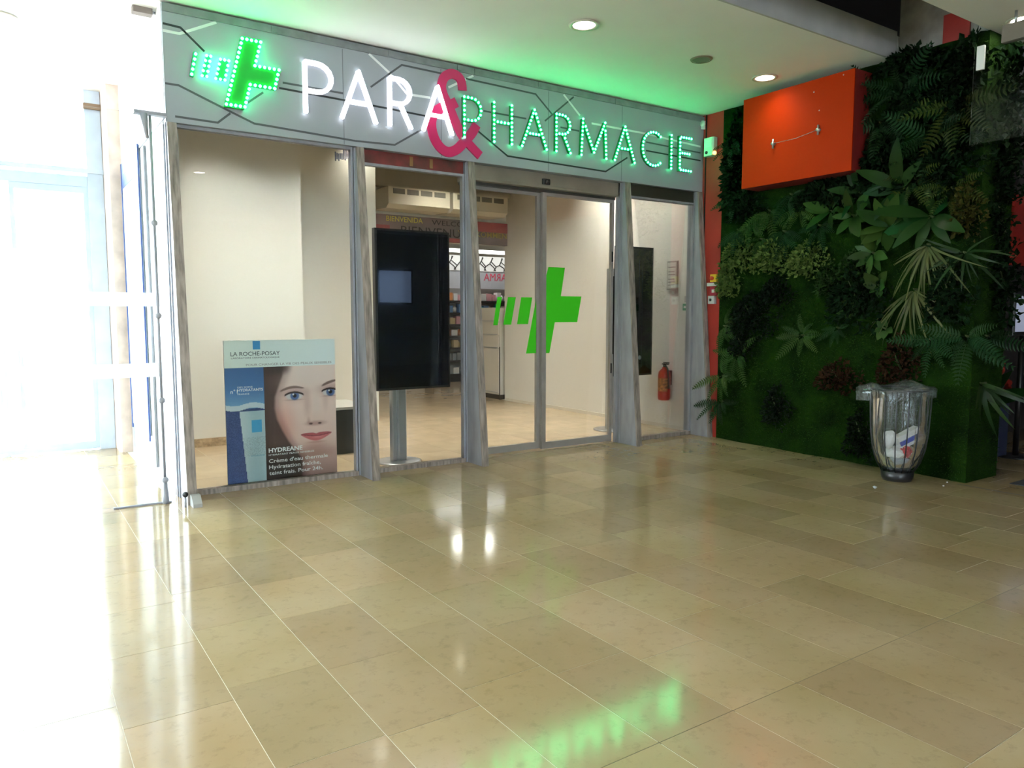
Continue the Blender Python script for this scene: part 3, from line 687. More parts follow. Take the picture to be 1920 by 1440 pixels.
# ---- orange light box on the wall
ob = thing('sign_box', (7.2, 5.17, 3.0), 'blank orange sign box mounted high on the planted wall', 'sign box')
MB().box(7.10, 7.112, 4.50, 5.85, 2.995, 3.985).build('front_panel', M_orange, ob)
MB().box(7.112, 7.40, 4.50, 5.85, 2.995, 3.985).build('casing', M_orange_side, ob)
for y, z in ((5.42, 3.42), (4.87, 3.46)):
    b = MB().tube([(7.10, y, z), (7.06, y, z)], 0.018, 8).tube([(7.075, y, z - .05), (7.075, y, z + .05)], 0.010, 6).build('fixing_lug', M_chrome, ob)
MB().tube([(7.07, 5.42, 3.42), (7.08, 5.14, 3.425), (7.07, 4.87, 3.46)], 0.003, 5).build('wire', M_flange, ob)
for y, z in ((4.95, 3.86), (4.62, 3.95), (4.88, 3.66)):
    MB().ball((7.10, y, z), 0.008, 1).build('screw', M_chrome, ob)

# ---- things on the red strip
ex = thing('emergency_light', (7.48, 6.64, 3.5), 'pale emergency light box on the red wall strip under the ceiling', 'emergency light')
MB().cbox(7.41, 7.50, 6.56, 6.72, 3.54, 3.76, 0.015).build('housing', mat('pale_green_plastic', (0.55, 0.66, 0.58), rough=0.4), ex)
MB().box(7.405, 7.412, 6.58, 6.70, 3.64, 3.74).build('diffuser', mat('ribbed_diffuser', (0.62, 0.75, 0.66), rough=0.3, bump=0.6, bscale=120), ex)
MB().lathe([(0.02, 0), (0.02, 0.008), (0, 0.008)], n=12, close=False).build('dummy_', M_black, ex).matrix_basis = Matrix.Translation((7.405, 6.66, 3.58)) @ Matrix.Rotation(-math.pi / 2, 4, 'Y')
bpy.data.objects['dummy_'].name = 'test_button'
MB().ball((7.42, 6.54, 3.56), 0.022, 2).build('indicator', mat('amber_led', (1.0, 0.35, 0.10), emit=6.0), ex)
bell = thing('alarm_sounder', (7.48, 6.78, 3.9), 'small white sounder on the red strip at the fascia corner', 'sounder')
MB().cbox(7.44, 7.50, 6.765, 6.80, 3.90, 4.0, 0.01).build('body', M_whitep, bell)
MB().tube([(7.45, 6.75, 3.95), (7.41, 6.74, 3.95)], [0.02, 0.035], 10).build('horn', M_whitep, bell)
sw = thing('alarm_switch', (7.48, 6.53, 2.0), 'yellow and red stop switch on the red wall strip', 'switch')
MB().cbox(7.45, 7.50, 6.50, 6.60, 1.975, 2.07, 0.008).build('plate', mat('signal_yellow', (0.75, 0.50, 0.02), rough=0.4), sw)
MB().tube([(7.45, 6.555, 2.02), (7.425, 6.555, 2.02)], 0.025, 12).build('button', mat('button_red', (0.55, 0.05, 0.01), rough=0.4), sw)
tag(MB().cbox(7.46, 7.50, 6.48, 6.66, 1.925, 1.965, 0.006).build('label_strip', M_whitep), 'white strip plate directly under the yellow switch', 'plate')
cp = thing('call_point', (7.48, 6.56, 1.85), 'small red call point under the white strip plate', 'call point')
MB().cbox(7.45, 7.50, 6.50, 6.60, 1.81, 1.91, 0.008).build('housing', mat('call_red', (0.40, 0.03, 0.06), rough=0.4), cp)
MB().box(7.445, 7.451, 6.52, 6.56, 1.84, 1.88).build('glass', M_whitep, cp)
ks = thing('key_switch', (7.48, 6.57, 1.75), 'grey key switch box lowest on the red wall strip', 'switch')
MB().cbox(7.44, 7.50, 6.52, 6.62, 1.70, 1.80, 0.008).build('housing', mat('grey_box', (0.42, 0.43, 0.44), rough=0.5), ks)
MB().tube([(7.44, 6.57, 1.75), (7.43, 6.57, 1.75)], 0.018, 10).build('lock', M_black, ks)

# ---- clear acrylic panel hanging at the right
ac = thing('hanging_panel', (7.1, 3.0, 3.04), 'clear acrylic panel hanging from the ceiling at the right', 'acrylic panel')
MB().box(7.10, 7.108, 2.55, 3.385, 3.035, 3.87).build('sheet', glass_mat('acrylic', tint=(0.90, 0.93, 0.92), refl=0.7), ac)
MB().box(7.09, 7.115, 3.30, 3.36, 3.66, 3.86).build('white_tab', M_whitep, ac)
MB().box(7.07, 7.14, 2.98, 3.16, 3.83, 3.97).build('clamp', mat('brown_clamp', (0.16, 0.13, 0.10), rough=0.5), ac)
MB().tube([(7.10, 3.07, 3.97), (7.10, 3.07, 4.07)], 0.012, 8).tube([(7.10, 2.65, 3.85), (7.10, 2.65, 4.07)], 0.006, 8).build('hanger', M_chrome, ac)

# ================================================================== SIGN
M_ledg = mat('green_led', (0.03, 1.0, 0.32), emit=LED_G)
M_ledw = mat('white_led', (0.93, 0.95, 1.0), emit=LED_W)
M_chan_g = mat('green_channel', (0.01, 0.22, 0.07), rough=0.4)
M_chan_w = mat('lit_white_acrylic', (0.93, 0.94, 1.0), emit=1.3)
M_crossg = mat('cross_green_acrylic', (0.004, 0.42, 0.045), rough=0.35)
def arc(cx, cz, rx, rz, a0, a1, n=9):
    return [(cx + rx * math.cos(math.radians(a0 + (a1 - a0) * i / n)), cz + rz * math.sin(math.radians(a0 + (a1 - a0) * i / n))) for i in range(n + 1)]
GL = {'P': [[(0, 0), (0, 1)], [(0, 1), (.45, 1)] + arc(.45, .72, .55, .28, 90, -90) + [(.45, .44), (0, .44)]],
      'A': [[(0, 0), (.5, 1)], [(.5, 1), (1, 0)], [(.2, .36), (.8, .36)]],
      'R': [[(0, 0), (0, 1)], [(0, 1), (.42, 1)] + arc(.42, .74, .55, .26, 90, -90) + [(.42, .48), (0, .48)], [(.50, .48), (1, 0)]],
      'H': [[(0, 0), (0, 1)], [(1, 0), (1, 1)], [(0, .52), (1, .52)]],
      'M': [[(0, 0), (.06, 1)], [(.06, 1), (.5, .12)], [(.5, .12), (.94, 1)], [(.94, 1), (1, 0)]],
      'C': [arc(.55, .5, .55, .5, 52, 308, 16)],
      'I': [[(0, 0), (0, 1)]],
      'E': [[(1, 1), (0, 1), (0, 0), (1, 0)], [(0, .52), (.85, .52)]]}
def resample(p, step):
    P = [Vector(q) for q in p]; seg = [(P[i + 1] - P[i]).length for i in range(len(P) - 1)]; T = sum(seg)
    n = max(2, round(T / step)); out = []
    for k in range(n + 1):
        d = T * k / n; i = 0
        while i < len(seg) - 1 and d > seg[i]: d -= seg[i]; i += 1
        out.append(P[i] + (P[i + 1] - P[i]) * min(1, d / max(1e-6, seg[i])))
    return out
ico = MB().ball((0, 0, 0), 1, 1)
def dots(pts, r, y, name, m, parent, flat=0.8):
    b = MB()
    for p in pts: b.add([(v[0] * r + p[0], y - v[1] * r * flat, v[2] * r + p[1]) for v in ico.v], ico.f, True)
    me = bpy.data.meshes.new(name); me.from_pydata(b.v, [], b.f); me.materials.append(m)
    return tag(place(name, me, parent), kind='stuff')
def uniq(pts, d):
    out = []
    for p in pts:
        if all((p - q).length > d for q in out): out.append(p)
    return out
def letter(ch, x0, x1, z0, z1, white, label):
    t = thing('sign_letter', ((x0 + x1) / 2, YF, z0), label, 'sign letter', 'white sign letters' if white else 'green sign letters')
    pad = 0.02
    tr = lambda p: (x0 + pad + p[0] * (x1 - x0 - 2 * pad), z0 + pad + p[1] * (z1 - z0 - 2 * pad))
    strokes = [[tr(p) for p in s] for s in GL[ch]]
    y = YF - 0.035
    b = MB()
    for i, s in enumerate(strokes): b.ribbon(s, 0.038 if white else 0.030, y + 0.0004 * i, YF - 0.001)
    b.build('channel', M_chan_w if white else M_chan_g, t)
    pts = []
    for s in strokes: pts += resample(s, 0.034 if white else 0.043)
    dots(uniq(pts, 0.020 if white else 0.028), 0.0165 if white else 0.0135, y - 0.002, 'leds', M_ledw if white else M_ledg, t)
nth = ('first', 'second')
for ch, a, b_, lab in (('P', 2.317, 2.600, 'white LED letter P starting the white word'), ('A', 2.655, 3.030, 'white LED letter A after the white P'),
                       ('R', 3.135, 3.395, 'white LED letter R of the white word'), ('A', 3.49, 3.85, 'white LED letter A overlapping the magenta ampersand')):
    letter(ch, a, b_, 3.338, 3.818, True, lab)
for ch, a, b_, lab in (('P', 3.947, 4.187, 'green LED letter P overlapping the ampersand'), ('H', 4.303, 4.563, 'green LED letter H'),
                       ('A', 4.655, 5.020, 'green LED letter A between H and R'), ('R', 5.112, 5.349, 'green LED letter R'),
                       ('M', 5.464, 5.872, 'green LED letter M'), ('A', 5.962, 6.312, 'green LED letter A between M and C'),
                       ('C', 6.399, 6.768, 'green LED letter C'), ('I', 6.876, 6.916, 'green LED letter I'), ('E', 7.026, 7.262, 'green LED letter E ending the green word')):
    letter(ch, a, b_, 3.330, 3.766, False, lab)
# ampersand
A1 = [(3.961, 3.811), (3.947, 3.899), (3.899, 3.944), (3.828, 3.951), (3.752, 3.904), (3.722, 3.817), (3.744, 3.731), (3.796, 3.649), (3.843, 3.558), (3.896, 3.459), (3.958, 3.361), (4.049, 3.28), (4.164, 3.192)]
A2 = [(3.888, 3.686), (3.817, 3.645), (3.702, 3.597), (3.623, 3.519), (3.605, 3.419), (3.635, 3.304), (3.707, 3.215), (3.795, 3.185), (3.894, 3.227), (3.985, 3.318), (4.068, 3.406), (4.124, 3.498)]
def smooth(p, n=4):
    out = []
    for i in range(len(p) - 1):
        a, b_, c, d = [Vector(p[max(0, min(len(p) - 1, j))]) for j in (i - 1, i, i + 1, i + 2)]
        for k in range(n):
            t = k / n
            out.append(0.5 * ((2 * b_) + (c - a) * t + (2 * a - 5 * b_ + 4 * c - d) * t * t + (3 * b_ - a - 3 * c + d) * t ** 3))
    return out + [Vector(p[-1])]
tag(MB().ribbon(smooth(A1), 0.092, YF - 0.020, YF - 0.001).ribbon(smooth(A2), 0.098, YF - 0.0195, YF - 0.001).build('ampersand', mat('magenta_acrylic', (0.62, 0.022, 0.135), rough=0.35)),
    'large magenta ampersand between the white and green words', 'ampersand')
# cross
cr = thing('led_cross', (1.85, YF, 3.3), 'green LED pharmacy cross with three bars at the left of the sign', 'cross')
cp_ = [(1.795, 3.881), (1.948, 3.881), (1.894, 3.676), (2.099, 3.676), (2.057, 3.513), (1.850, 3.513), (1.800, 3.320), (1.648, 3.320)]
ctr = Vector((1.86, 3.60))
grow = [tuple(ctr + (Vector(p) - ctr) * 1.07) for p in cp_]
MB().prism(grow, 1, YF - 0.045, YF - 0.001).build('cross_body', M_crossg, cr)
dots(uniq([q for i in range(8) for q in resample([cp_[i], cp_[(i + 1) % 8]], 0.040)], 0.025), 0.0145, YF - 0.047, 'leds', M_ledg, cr)
bars = [[(1.421, 3.688), (1.385, 3.522)], [(1.506, 3.692), (1.539, 3.692), (1.503, 3.524), (1.465, 3.524), (1.506, 3.692)], [(1.615, 3.682), (1.683, 3.682), (1.646, 3.519), (1.573, 3.519), (1.615, 3.682)]]
for k, b_ in enumerate(bars):
    bb = MB().ribbon([(b_[0][0], b_[0][1] + .015), (b_[-2 if k else 1][0], b_[-2 if k else 1][1] - .015)], 0.03, YF - 0.03, YF - 0.001) if k == 0 else MB().prism(b_[:4], 1, YF - 0.03, YF - 0.001)
    bo = bb.build('cross_bar', M_chan_g, cr)
    dots(uniq([q for i in range(len(b_) - 1) for q in resample([b_[i], b_[i + 1]], 0.040)], 0.024), 0.0135, YF - 0.034, 'leds', M_ledg, bo)

# ================================================================== LAMPS
M_lens_near = mat('near_lamp_glow', (1.0, 0.93, 0.80), emit=HALL_LAMP * 1.0)
def downlight(x, y, z, label, lens, r=0.10, rim=M_rimw, group='recessed downlights', dep=0.12, name='downlight'):
    t = thing(name, (x, y, z), label, 'downlight', group)
    MB().lathe([(r + 0.035, z - 0.004), (r + 0.03, z - 0.012), (r, z - 0.010), (r, z + 0.001)], x, y, 28).build('rim', rim, t)
    MB().lathe([(r * .985, z - 0.006), (r * 0.98, z + dep * .5), (r * 0.93, z + dep)], x, y, 28).build('reflector', M_can, t)
    MB().lathe([(r * 0.92, z + dep - .003), (0.001, z + dep - 0.0035)], x, y, 28).build('lens', lens, t)
downlight(4.319, 5.305, CZ, 'lit round downlight in the hall ceiling above the shop doors', M_lens)
downlight(6.84, 5.368, CZ, 'lit round downlight in the hall ceiling before the orange box', M_lens)
downlight(0.10, 7.90, CZ, 'round downlight in the passage ceiling', M_lens)
sp = thing('ceiling_speaker', (5.846, 5.351, CZ), 'unlit small round grille in the hall ceiling', 'ceiling grille')
MB().lathe([(0.11, CZ), (0.10, CZ - 0.012), (0.085, CZ - 0.010)], 5.846, 5.351, 24).build('rim', M_brownrim, sp)
MB().lathe([(0.085, CZ - 0.008), (0.001, CZ - 0.008)], 5.846, 5.351, 24).build('grille', mat('grille_grey', (0.13, 0.13, 0.10), rough=0.6), sp)
downlight(7.36, 3.12, CZ, 'lit round downlight at the top right edge of the photograph', M_lens_near, dep=0.0)
for x, y, lab in ((3.0, 2.9, 'right'), (0.9, 2.9, 'middle'), (-1.6, 2.9, 'left'), (3.0, -0.6, 'rear right'), (0.4, -0.6, 'rear left')):  # unseen downlights added overhead to light the hall and shopfront
    downlight(x, y, CZ, 'added round downlight overhead in the near ceiling, %s one' % lab, M_lens_near, dep=0.0)
for x, y, lab in ((2.1, 8.35, 'shop downlight above the face poster'), (3.7, 8.5, 'shop downlight behind the first black screen'), (5.2, 8.6, 'shop downlight behind the sliding doors'),
                  (7.15, 8.6, 'shop downlight close to the right wall'), (2.2, 7.45, 'shop downlight near the poster glass'), (5.9, 10.2, 'shop downlight before the bulkhead'), (4.3, 10.3, 'shop downlight by the niche'),
                  (6.9, 7.5, 'shop downlight over the second black screen')):
    downlight(x, y, 4.0, lab, M_lens_shop, r=0.11, group='shop downlights')
for x, y, lab in ((8.98, 15.7, 'rear room ceiling lamp left of the pair'), (9.6, 15.35, 'rear room ceiling lamp right of the pair'), (6.8, 14.0, 'rear room ceiling lamp over the aisle')):
    downlight(x, y, 4.0, lab, mat('rear_lamp_glow', (1.0, 0.97, 0.92), emit=60.0), r=0.16, group='rear room lamps', dep=0.0)

# ================================================================== POSTER
PW, PH, PX, PY = 1.02, 1.315, 1.602, 6.955
nu, nv = 170, 220
U, V = np.meshgrid((np.arange(nu) + .5) / nu, (np.arange(nv) + .5) / nv)         # V from the top
def ss(e0, e1, x): t = np.clip((x - e0) / (e1 - e0 + 1e-9), 0, 1); return t * t * (3 - 2 * t)
img = np.zeros((nv, nu, 3))
def put(mask, c): img[:] = img * (1 - mask[..., None]) + np.array(c) * mask[..., None]
def ell(cu, cv, ru, rv, soft=.15, rot=0.0):
    a, b_ = (U - cu) * PW / PW, (V - cv) * PH / PW
    x = a * math.cos(rot) + b_ * math.sin(rot); y = -a * math.sin(rot) + b_ * math.cos(rot)
    return 1 - ss(1 - soft, 1 + soft, np.sqrt((x / ru) ** 2 + (y / rv) ** 2))
one = np.ones_like(U)
# face picture
put(one, (72, 50, 46))
edge = np.interp(V, [.18, .25, .32, .40, .48, .56, .64, .72, .79, .85, 1], [.505, .50, .465, .425, .42, .44, .485, .54, .60, .66, .66])
face = ss(edge - .012, edge + .02, U)
skin = np.stack([np.interp(V, [.18, .45, .7, .85, 1], [240, 238, 228, 206, 172]), np.interp(V, [.18, .45, .7, .85, 1], [214, 206, 192, 168, 138]), np.interp(V, [.18, .45, .7, .85, 1], [206, 196, 182, 160, 132])], -1)
img[:] = img * (1 - face[..., None]) + skin * face[..., None]
def shade(mask, k): img[:] = img * (1 - mask[..., None] * (1 - np.array(k)))
shade(face * (1 - ss(edge, edge + .10, U)) * .8, (.72, .66, .66))                 # cheek turning away
shade(ell(.505, .60, .09, .16, .9) * .5, (.93, .72, .68))                         # blush
shade(ss(.66, 1.0, V + .25 * (0.85 - U)) * ss(.70, .84, V) * .55, (.80, .74, .72))
shade(ell(.80, .815, .17, .05, .9) * .6, (.80, .72, .70))                         # under chin
shade(ell(.80, .76, .10, .035, .8) * .5, (.86, .80, .79))
put(ell(.66, .30, .2, .09, .9) * .35, (228, 206, 200))
put(ell(.81, .47, .035, .11, .9) * .45, (226, 204, 196))                          # nose bridge light
shade(ell(.725, .46, .03, .10, .9) * .5, (.82, .76, .76)); shade(ell(.90, .44, .025, .08, .9) * .4, (.85, .80, .80))
shade(ell(.80, .605, .085, .022, .7) * .6, (.70, .58, .56)); put(ell(.80, .565, .05, .035, .8) * .3, (222, 190, 180))
for du in (-.045, .04): shade(ell(.80 + du, .607, .016, .009, .5) * .8, (.35, .26, .26))
shade(ell(.735, .585, .015, .03, .8) * .4, (.75, .66, .65))
for cu, cv, r in ((.605, .400, .088), (.945, .386, .080)):                         # eyes
    shade(ell(cu, cv - .026, r * 1.25, .040, .9) * .50, (.70, .60, .62))
    shade(ell(cu, cv + .018, r * 1.1, .040, .9) * .22, (.80, .72, .74))
    put(ell(cu, cv, r * .88, .036, .22), (214, 206, 208)); put(ell(cu + .005, cv - .002, .040, .040, .2) * ell(cu, cv, r * .95, .040, .2), (92, 116, 172))
    put(ell(cu + .005, cv - .002, .017, .017, .3), (24, 24, 36)); put(ell(cu - .008, cv - .012, .008, .008, .4), (245, 245, 250))
    lid = cv - .027 + .9 * (U - cu) ** 2 / r * .25
    put((1 - ss(.004, .009, np.abs(V - lid))) * (1 - ss(r * .9, r * 1.08, np.abs(U - cu))), (58, 40, 42))
    shade(ell(cu, cv + .027, r * .8, .006, .9) * .45, (.62, .52, .53))
def brow(u0, u1, v0, v1, bow, th):
    t = np.clip((U - u0) / (u1 - u0), 0, 1); c = v0 + (v1 - v0) * t - bow * np.sin(np.pi * t)
    put((1 - ss(th * .4, th, np.abs(V - c) / (.35 + .65 * np.sin(np.pi * (.15 + .8 * t))))) * ss(u0 - .01, u0 + .02, U) * (1 - ss(u1 - .02, u1 + .01, U)) * .75, (104, 78, 72))
brow(.475, .700, .362, .348, .018, .013); brow(.865, 1.02, .338, .300, .006, .014)
t = np.clip((U - .655) / .30, 0, 1)                                                # lips
mid = .693 - .008 * np.cos(2 * np.pi * t) * .6 - .006 * (2 * t - 1) ** 2
up_ = .024 * np.sin(np.pi * t) ** .7 * (1 - .28 * np.exp(-((t - .5) / .07) ** 2)); lo_ = .034 * np.sin(np.pi * t) ** .8
inn = ss(.655, .665, U) * (1 - ss(.945, .955, U))
put(inn * ss(-.003, .003, V - (mid - up_)) * (1 - ss(-.002, .002, V - mid)), (176, 84, 90))
put(inn * ss(-.002, .002, V - mid) * (1 - ss(-.003, .004, V - (mid + lo_))), (200, 104, 108))
put(ell(.815, .708, .05, .008, .9) * .5, (228, 152, 150))
put(inn * (1 - ss(.0015, .004, np.abs(V - mid))) * .85, (116, 48, 54)); shade(ell(.805, .742, .07, .008, .9) * .5, (.78, .70, .68))
hair = (1 - ss(.50, .62, U + .25 * (V - .18))) * (1 - ss(.20, .26, V)); put(hair * .8, (56, 38, 34))
put(ss(.0, .02, .46 - U) * .15 * (np.sin(U * 160 + 6 * V) * .5 + .5), (96, 66, 58))
dark = (1 - ss(.50, .72, U)) * ss(.80, .90, V); put(dark * .75, (52, 40, 42))
# left blue picture
lb_ = (U < .335)
sky = np.stack([np.interp(V, [.18, .34, .45], [58, 70, 112]), np.interp(V, [.18, .34, .45], [98, 116, 156]), np.interp(V, [.18, .34, .45], [150, 170, 196])], -1)
img[lb_] = sky[lb_]
n2 = rng.random((nv, nu)); sea = lb_ & (V > .47); img[sea] = (np.array([52, 72, 124]) + 26 * (n2[..., None] - .5))[sea]
foam = lb_ & (np.abs(V - .455 - .01 * np.sin(U * 20)) < .018); img[foam] = (196, 208, 214)
tube_edge = .115 + .055 * (V - .48) / .5
tb = lb_ & (V > .487) & (U > tube_edge); img[tb] = np.stack([178 + 16 * np.sin(U * 18) + 5 * n2, 196 + 10 * np.sin(U * 18) + 5 * n2, 202 + 8 * np.sin(U * 18) + 5 * n2], -1)[tb]
wl_ = lb_ & (V > .67) & (V < .80) & (U > tube_edge) & (n2 > .55); img[wl_] = img[wl_] * .9
sq = (U > .215) & (U < .305) & (V > .548) & (V < .638); img[sq] = (62, 158, 208)
# header band
hd = V < .185; img[hd] = np.stack([np.interp(U, [0, .5, 1], [222, 226, 232]), np.interp(U, [0, .5, 1], [230, 236, 240]), np.interp(U, [0, .5, 1], [220, 234, 242])], -1)[hd]
lg = (U > .245) & (U < .31) & (V > .004) & (V < .062); img[lg] = (58, 142, 204)
img = np.clip(img, 0, 255) / 255
lin = np.where(img <= .04045, img / 12.92, ((img + .055) / 1.055) ** 2.4)
po = thing('poster', (PX + PW / 2, PY, 0), 'standing advertising poster with a woman\'s face behind the left window', 'poster')
gv = [(PX + PW * i / nu, PY - .008, .015 + PH * (1 - j / nv)) for j in range(nv + 1) for i in range(nu + 1)]
gf = [(j * (nu + 1) + i, (j + 1) * (nu + 1) + i, (j + 1) * (nu + 1) + i + 1, j * (nu + 1) + i + 1) for j in range(nv) for i in range(nu)]
pm = bpy.data.meshes.new('print'); pm.from_pydata(gv, [], gf)
ca = pm.color_attributes.new('print', 'FLOAT_COLOR', 'CORNER')
ca.data.foreach_set('color', np.repeat(np.concatenate([lin.reshape(-1, 3), np.ones((nu * nv, 1))], 1), 4, axis=0).astype(np.float32).ravel())
mp_ = bpy.data.materials.new('poster_print'); mp_.use_nodes = True
at = mp_.node_tree.nodes.new('ShaderNodeVertexColor'); at.layer_name = 'print'; pb = mp_.node_tree.nodes['Principled BSDF']; pb.inputs['Roughness'].default_value = .4
mp_.node_tree.links.new(at.outputs['Color'], pb.inputs['Base Color']); pm.materials.append(mp_)
place('print', pm, po)
MB().box(PX, PX + PW, PY - .007, PY + .010, 0.0, .015 + PH).build('board', mat('poster_board', (.45, .45, .45), rough=.6), po)
MB().box(PX + .3, PX + .7, PY + .010, PY + .25, 0.0, .012).build('foot', M_chrome, po)
pu = lambda u: PX + PW * u
pv = lambda v: .015 + PH * (1 - v)
M_inkd = mat('ink_dark', (.10, .12, .12)); M_inkg = mat('ink_grey', (.30, .26, .26)); M_inkw = mat('ink_white', (.80, .80, .80)); M_inkb = mat('ink_teal', (.10, .28, .40))
def ptext(s, u, v, w_, size, m, bold=0): return text('lettering', s, size, m, po, pu(u), PY - .0085, pv(v), width=PW * w_, bold=bold)
ptext('LA ROCHE-POSAY', .055, .105, .43, .052, M_inkd, .0004)
ptext('LABORATOIRE DERMATOLOGIQUE', .06, .125, .42, .020, M_inkd)
ptext('POUR CHANGER LA VIE DES PEAUX SENSIBLES', .185, .176, .78, .03, M_inkg)
ptext('n°1', .045, .36, .06, .05, M_inkw, .0004); ptext('DES SOINS', .105, .325, .13, .022, M_inkw); ptext('HYDRATANTS', .105, .348, .22, .034, M_inkw, .0006); ptext('FRANCE', .105, .372, .10, .022, M_inkw)
ptext('HYDREANE', .205, .805, .12, .02, M_inkb)
ptext('HYDREANE', .36, .788, .31, .055, M_inkw, .0016)
ptext('HYDRATANT PEAUX SENSIBLES', .36, .812, .42, .022, M_inkw)
ptext('Crème d\'eau thermale', .36, .862, .55, .05, M_inkw, .0003)
ptext('Hydratation fraîche,', .36, .905, .48, .05, M_inkw, .0003)
ptext('teint frais. Pour 24h.', .36, .948, .50, .05, M_inkw, .0003)

# ================================================================== SHOP FITTINGS
def totem(x0, x1, y, z0, z1, px, label):
    t = thing('display_totem', ((x0 + x1) / 2, y, 0), label, 'display', 'black display totems')
    sc = MB().cbox(x0, x1, y, y + .07, z0, z1, .006).build('screen_housing', M_black, t)
    MB().box(x0 + .025, x1 - .025, y - .004, y, z0 + .025, z1 - .025).build('screen_glass', M_screen, sc)
    pole = MB().cbox(px - .085, px - .03, y + .08, y + .16, .02, z1 - .3, .01).cbox(px - .02, px + .085, y + .08, y + .17, .02, z1 - .3, .015).build('pole', M_chrome, t)
    MB().box(px - .02, px + .03, y + .07, y + .10, z0 + .3, z1 - .4).build('mount', M_black, t)
    MB().lathe([(.001, 0), (.24, 0), (.24, .012), (.22, .018), (.001, .018)], px, y + .12, 32).build('base_plate', M_chrome, t)
    return t
totem(3.14, 4.0, 7.15, .78, 2.432, 3.43, 'black portrait screen on a steel pole left of the sliding doors')
t2 = totem(6.79, 7.45, 7.60, .735, 2.475, 6.82, 'black portrait screen behind the narrow right window')
MB().box(7.18, 7.186, 7.594, 7.597, .85, 2.3).box(7.24, 7.246, 7.594, 7.597, .85, 2.3).build('screen_streaks', mat('print_line', (.035, .045, .07)), t2)  # two thin pale vertical lines on the screen
MB().lathe([(.02, 0), (.03, .001), (.001, .001)], n=14).build('power_ring', mat('ring_pale', (.45, .48, .50), rough=.3), t2).matrix_basis = Matrix.Translation((7.21, 7.596, .98)) @ Matrix.Rotation(math.pi / 2, 4, 'X')

bench = thing('bench', (3.2, 8.3, 0), 'dark bench with grey top behind the face poster', 'bench')
MB().cbox(2.42, 3.42, 8.03, 8.75, .0, .50, .01).build('body', mat('bench_dark', (.022, .022, .020), rough=.3), bench)
MB().box(2.40, 3.44, 8.01, 8.77, .50, .53).build('top', mat('bench_top', (.36, .35, .32), rough=.5), bench)

fe = thing('fire_extinguisher', (7.52, 7.40, .38), 'red fire extinguisher with yellow label on the white shop wall', 'fire extinguisher')
fx, fy = 7.49, 7.40
MB().lathe([(.001, .39), (.07, .395), (.082, .41), (.085, .45), (.085, .74), (.075, .79), (.045, .82), (.03, .83), (.03, .85), (.001, .85)], fx, fy, 24).build('cylinder', mat('extinguisher_red', (.50, .018, .012), rough=.3), fe)
lb2 = MB(); la_ = []
for i in range(9):
    a = math.radians(180 + 25 + (i - 4) * 13)
    la_ += [(fx + .0865 * math.cos(a), fy + .0865 * math.sin(a), .52), (fx + .0865 * math.cos(a), fy + .0865 * math.sin(a), .70)]
lb2.add(la_, [(2 * i, 2 * i + 2, 2 * i + 3, 2 * i + 1) for i in range(8)], True)
lab_o = lb2.build('label', mat('label_gold', (.48, .17, .05), rough=.5, var=.7, vscale=30, col2=(.42, .05, .02)), fe)
MB().tube([(fx, fy, .85), (fx, fy, .885)], .018, 10).box(fx - .02, fx + .02, fy - .07, fy + .03, .885, .90).box(fx - .015, fx + .015, fy - .08, fy + .01, .905, .917).build('valve', M_black, fe)
MB().tube([(fx - .02, fy - .02, .87), (fx - .05, fy - .07, .88), (fx - .05, fy - .11, .83), (fx - .03, fy - .115, .70), (fx - .02, fy - .11, .56)], [.011, .011, .011, .013, .018], 8).build('hose', M_black, fe)
MB().box(7.575, 7.60, fy - .04, fy + .04, .6, .8).build('bracket', M_black, fe)

nf = thing('framed_notice', (7.59, 7.37, 1.9), 'small framed notice on the white shop wall above the extinguisher', 'notice')
MB().box(7.578, 7.598, 7.28, 7.47, 1.90, 2.29).build('frame', mat('frame_grey', (.38, .37, .34), rough=.5), nf)
MB().box(7.573, 7.579, 7.295, 7.455, 1.92, 2.27).build('sheet', mat('paper', (.66, .64, .58), rough=.7), nf)
b = MB()
for i, z in enumerate((2.20, 2.14, 2.10, 2.04, 2.0, 1.96)): b.box(7.572, 7.5735, 7.31 + .02 * (i % 2), 7.44, z, z + .012)
b.build('print_lines', M_inkg, nf)
eb = thing('exit_button', (7.59, 7.12, 1.66), 'green exit button box near the right window edge', 'exit button')
MB().cbox(7.56, 7.60, 7.06, 7.16, 1.62, 1.71, .006).build('housing', mat('button_green', (.03, .30, .12), rough=.4), eb)
MB().box(7.555, 7.561, 7.08, 7.13, 1.65, 1.68).build('plate', M_whitep, eb)
gb = thing('wall_socket', (7.59, 7.10, 1.74), 'pinkish grey socket box above the green exit button', 'socket')
MB().cbox(7.57, 7.60, 7.06, 7.14, 1.73, 1.81, .006).build('box', mat('socket_grey', (.48, .42, .40), rough=.5), gb)
MB().box(7.566, 7.571, 7.075, 7.125, 1.745, 1.795).build('cover', mat('socket_cover', (.55, .50, .47), rough=.5), gb)

